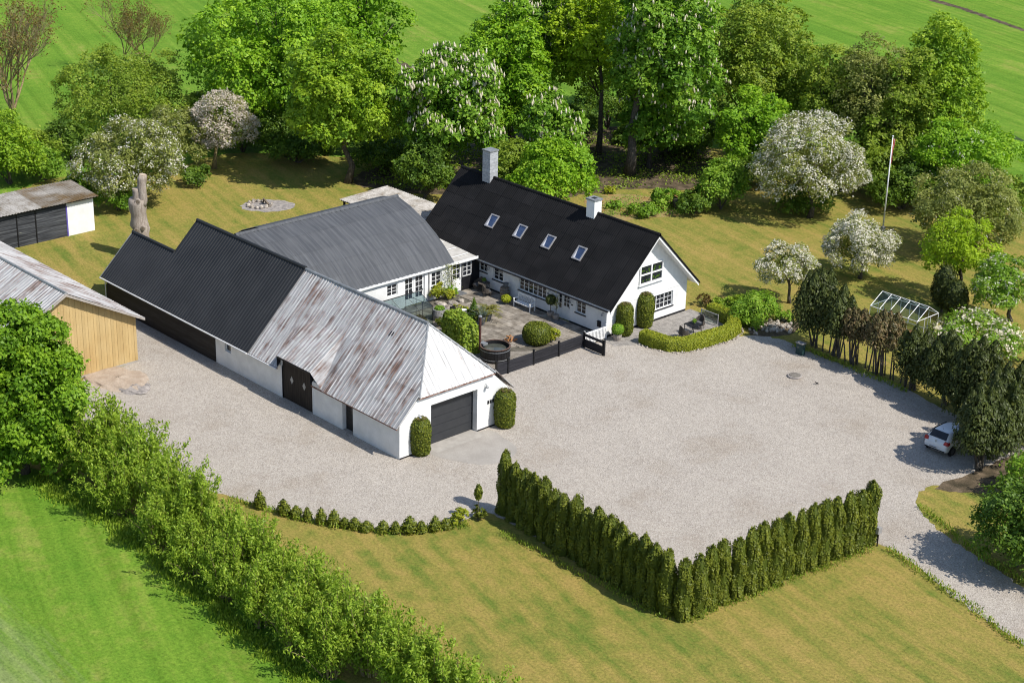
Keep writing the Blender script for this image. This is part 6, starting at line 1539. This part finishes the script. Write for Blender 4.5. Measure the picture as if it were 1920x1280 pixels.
# fire pit
q = P(487, 385); t = thing('fire_pit', 'round stone fire pit on the back lawn', 'fire pit', q)
for k in range(14):
    a = 2*math.pi*k/14
    if k in (3, 4): continue
    o = bpy.data.objects.new('stone', sm); COL.objects.link(o); o.parent = t; s = rg.uniform(.2, .3); o.location = (.95*math.cos(a), .95*math.sin(a), .08); o.scale = (s, s*.8, s); o.rotation_euler = tuple(rg.uniform(0, 6, 3))
for k in range(4):
    a = .8+k*.5; mb = MB(); mb.tube([q+Vector((.6*math.cos(a), .6*math.sin(a)+.2, .02)), q+Vector((.1, .35, .55))], .07, 6); mb.build('log', MT['barrel'], t)
# sand heap and dark gravel heap before the ochre barn
for (x, y), rx, ry, h, m_, nm, lab in (((222, 712), 2.3, 1.6, .2, MT['sand'], 'sand_heap', 'low heap of pale sand before the ochre barn'), ((248, 727), 1.25, 1.0, .15, MT['ash'], 'gravel_heap', 'small heap of grey chippings in front of the sand')):
    q = P(x, y); mb = MB(); mb.blob((q.x, q.y, 0), (rx, ry, h), 4, .22, 40, 22, zmin=-.02); mb.v = [(a+rng.normal(0, .02), b+rng.normal(0, .02), c+abs(rng.normal(0, .012))) for a, b, c in mb.v]; o = mb.build(nm, m_, None, smooth=True, origin=tuple(q)); tag(o, lab, 'heap')
# orange stump in the bed
q = P(1267, 392); t = thing('tree_stump', 'short stump with an orange sawn face in the flower bed', 'stump', q); mb = MB(); mb.tube([q, q+Vector((0, 0, 1.0))], [.3, .24], 10); mb.build('trunk', MT['bark'], t, smooth=True); mb = MB(); e = q+Vector((0, 0, 1.0)); mb.prism([e+Vector((.24*math.cos(k*.628), .24*math.sin(k*.628), .12+.12*math.cos(k*.628+2))) for k in range(10)], (0, 0, .03)); mb.build('sawn_face', MT['redwood'], t)
# flagpole
q = P(1655, 432); t = thing('flagpole', 'white flagpole with a red and white pennant on the back lawn', 'flagpole', q)
mb = MB(); mb.tube([q, q+Vector((0, 0, 8.0))], [.075, .04], 10); mb.build('pole', MT['whitepaint'], t, smooth=True)
mb = MB(); mb.lathe(q+Vector((0, 0, 8.0)), [(.03, 0), (.08, .05), (.08, .1), (.0, .15)], 10); mb.build('finial', MT['whitepaint'], t)
mb = MB(); mb.box((q.x-.14, q.y-.14, 0), (q.x+.14, q.y+.14, .35)); mb.build('foot', MT['greyframe'], t)
def pennant(nm, o0, o1, m_):
    vs = []; fs = []; n = 12
    for i in range(n+1):
        f = i/n; z = 7.85-2.1*f; wv = .05*math.sin(f*9); wd = .16*(1-f*.8)
        p = q+R_*(.06+wv*.6)+Vector((0, 0, z)); vs += [p+R_*(wd*o0), p+R_*(wd*o1)+Fd*.02*math.sin(f*12)]
    for i in range(n): fs.append((2*i, 2*i+1, 2*i+3, 2*i+2))
    mb = MB(); mb.add(vs, fs); o = mb.build(nm, m_, t); md = o.modifiers.new('thickness', 'SOLIDIFY'); md.thickness = .006; return o
pennant('red_band', 0, .4, MT['red']); pennant('white_band', .4, .6, MT['whitepaint']); pennant('red_band', .6, 1.0, MT['red'])

# ------------------------------------------------------------------ the parked car
CX, CY = 20.13, 25.25
car = thing('car', 'white hatchback parked beside the dark cypresses, seen from behind', 'car', (CX, CY+2, 0))
st = [(0.00, .40, .66, .58, .64, .56), (.05, .30, .78, .72, .82, .68), (.16, .24, .82, .90, .99, .70), (.30, .22, .835, .97, 1.12, .665), (.52, .21, .84, .985, 1.34, .60), (.72, .2, .84, .985, 1.425, .57), (1.1, .2, .84, .975, 1.455, .565),
      (1.7, .2, .84, .96, 1.455, .56), (2.3, .2, .84, .945, 1.37, .55), (2.95, .2, .835, .93, .99, .68), (3.3, .21, .82, .88, .93, .68), (3.7, .23, .79, .76, .82, .64), (3.92, .30, .70, .58, .66, .55), (3.98, .38, .6, .5, .56, .5)]
vs = []; fs = []
for (y, zb, hw, zbelt, zr, rw) in st:
    half = [(hw*.86, zb), (hw*.98, zb+.1), (hw, zb+(zbelt-zb)*.55), (hw*.965, zbelt), (rw, zr-.045), (rw*.8, zr), (0, zr+.012)]
    ring = half+[(-a, z) for a, z in half[-2::-1]]
    vs += [(CX+a, CY+y, z) for a, z in ring]
n = 13
for i in range(len(st)-1):
    for j in range(n): fs.append((i*n+j, i*n+(j+1) % n, (i+1)*n+(j+1) % n, (i+1)*n+j))
fs += [tuple(range(n)), tuple((len(st)-1)*n+j for j in range(n-1, -1, -1))]
mb = MB(); mb.add(vs, fs); body = mb.build('body', MT['carpaint'], car, smooth=True); sm_ = body.modifiers.new('smooth', 'SUBSURF'); sm_.levels = 1; sm_.render_levels = 2
def rear(pts, off=.03):  # points (x, y, z) on the tail, pushed out
    return [(CX+x, CY+y-off, z+off*.5) for x, y, z in pts]
mb = MB(); mb.prism(rear([(-.60, .27, 1.03), (.60, .27, 1.03), (.53, .60, 1.37), (-.53, .60, 1.37)], .06), (0, .03, -.02)); mb.build('rear_window', MT['glass'], car)
for s in (-1, 1):
    mb = MB(); mb.prism([(CX+s*.845, CY+.62, .99), (CX+s*.845, CY+2.6, .97), (CX+s*.64, CY+2.05, 1.36), (CX+s*.64, CY+.85, 1.37)], (s*.02, 0, .01)); mb.build('side_window', MT['glass'], car)
    mb = MB(); mb.prism(rear([(s*.52, .10, .80), (s*.77, .10, .78), (s*.80, .16, .98), (s*.60, .16, .99)], .05), (0, .08, 0)); mb.build('tail_light', MT['redlamp'], car)
    mb = MB(); mb.prism([(CX+s*.80, CY+.1, .78), (CX+s*.80, CY+.34, .82), (CX+s*.79, CY+.34, .97), (CX+s*.78, CY+.12, .97)], (s*.05, 0, 0)); mb.build('tail_light_side', MT['redlamp'], car)
    for y in (.68, 3.2):
        c = Vector((CX+s*.80, CY+y, .31)); mb = MB(); mb.tube([c-Vector((s*.12, 0, 0)), c-Vector((s*.1, 0, 0)), c+Vector((s*.05, 0, 0)), c+Vector((s*.065, 0, 0))], [.27, .31, .31, .27], 22); wh = mb.build('wheel', MT['tyre'], car)
        mb = MB(); mb.tube([c+Vector((s*.066, 0, 0)), c+Vector((s*.075, 0, 0))], .18, 14); mb.build('rim', mat('wheel rim', [(.05, .05, .055), (.09, .09, .1)], 5, rough=.4, metal=.5), wh)
        mb = MB(); mb.tube([c-Vector((s*.02, 0, 0)), c+Vector((s*.046, 0, 0))], .355, 22); mb.build('wheel_arch', MT['black'], car)
mb = MB(); mb.box((CX-.36, CY-.055, .47), (CX+.16, CY-.02, .59)); pl = mb.build('number_plate', MT['whitepaint'], car)
for k in range(7):
    mb = MB(); x = CX-.33+k*.07; mb.box((x, CY-.060, .495), (x+.045, CY-.0555, .565)); mb.build('character', mat('plate blue', [(.03, .05, .10), (.04, .06, .12)], 4, rough=.6) if k == 0 else MT['black'], pl)
mb = MB(); mb.lathe((0, 0, 0), [(.055, 0), (.075, 0), (.075, .02), (.055, .02), (.055, 0)], 16, False, False)
mb.add([(-.045, .035, .004), (-.03, .04, .004), (0, -.03, .004), (.03, .04, .004), (.045, .035, .004), (.008, -.055, .004), (-.008, -.055, .004)], [(0, 1, 2, 6), (2, 3, 4, 5), (2, 5, 6)])
Mr = Matrix.Translation((CX, CY+.085, .90)) @ Matrix.Rotation(math.radians(74), 4, 'X'); mb.v = [tuple(Mr @ Vector(v)) for v in mb.v]; mb.build('badge', MT['chrome'], car)
mb = MB(); mb.box((CX-.70, CY-.012, .36), (CX+.70, CY+.03, .42)); mb.build('bumper_trim', MT['black'], car)
mb = MB(); mb.tube([(CX, CY+.78, 1.44), (CX, CY+.66, 1.62)], .008, 5); mb.build('aerial', MT['black'], car)
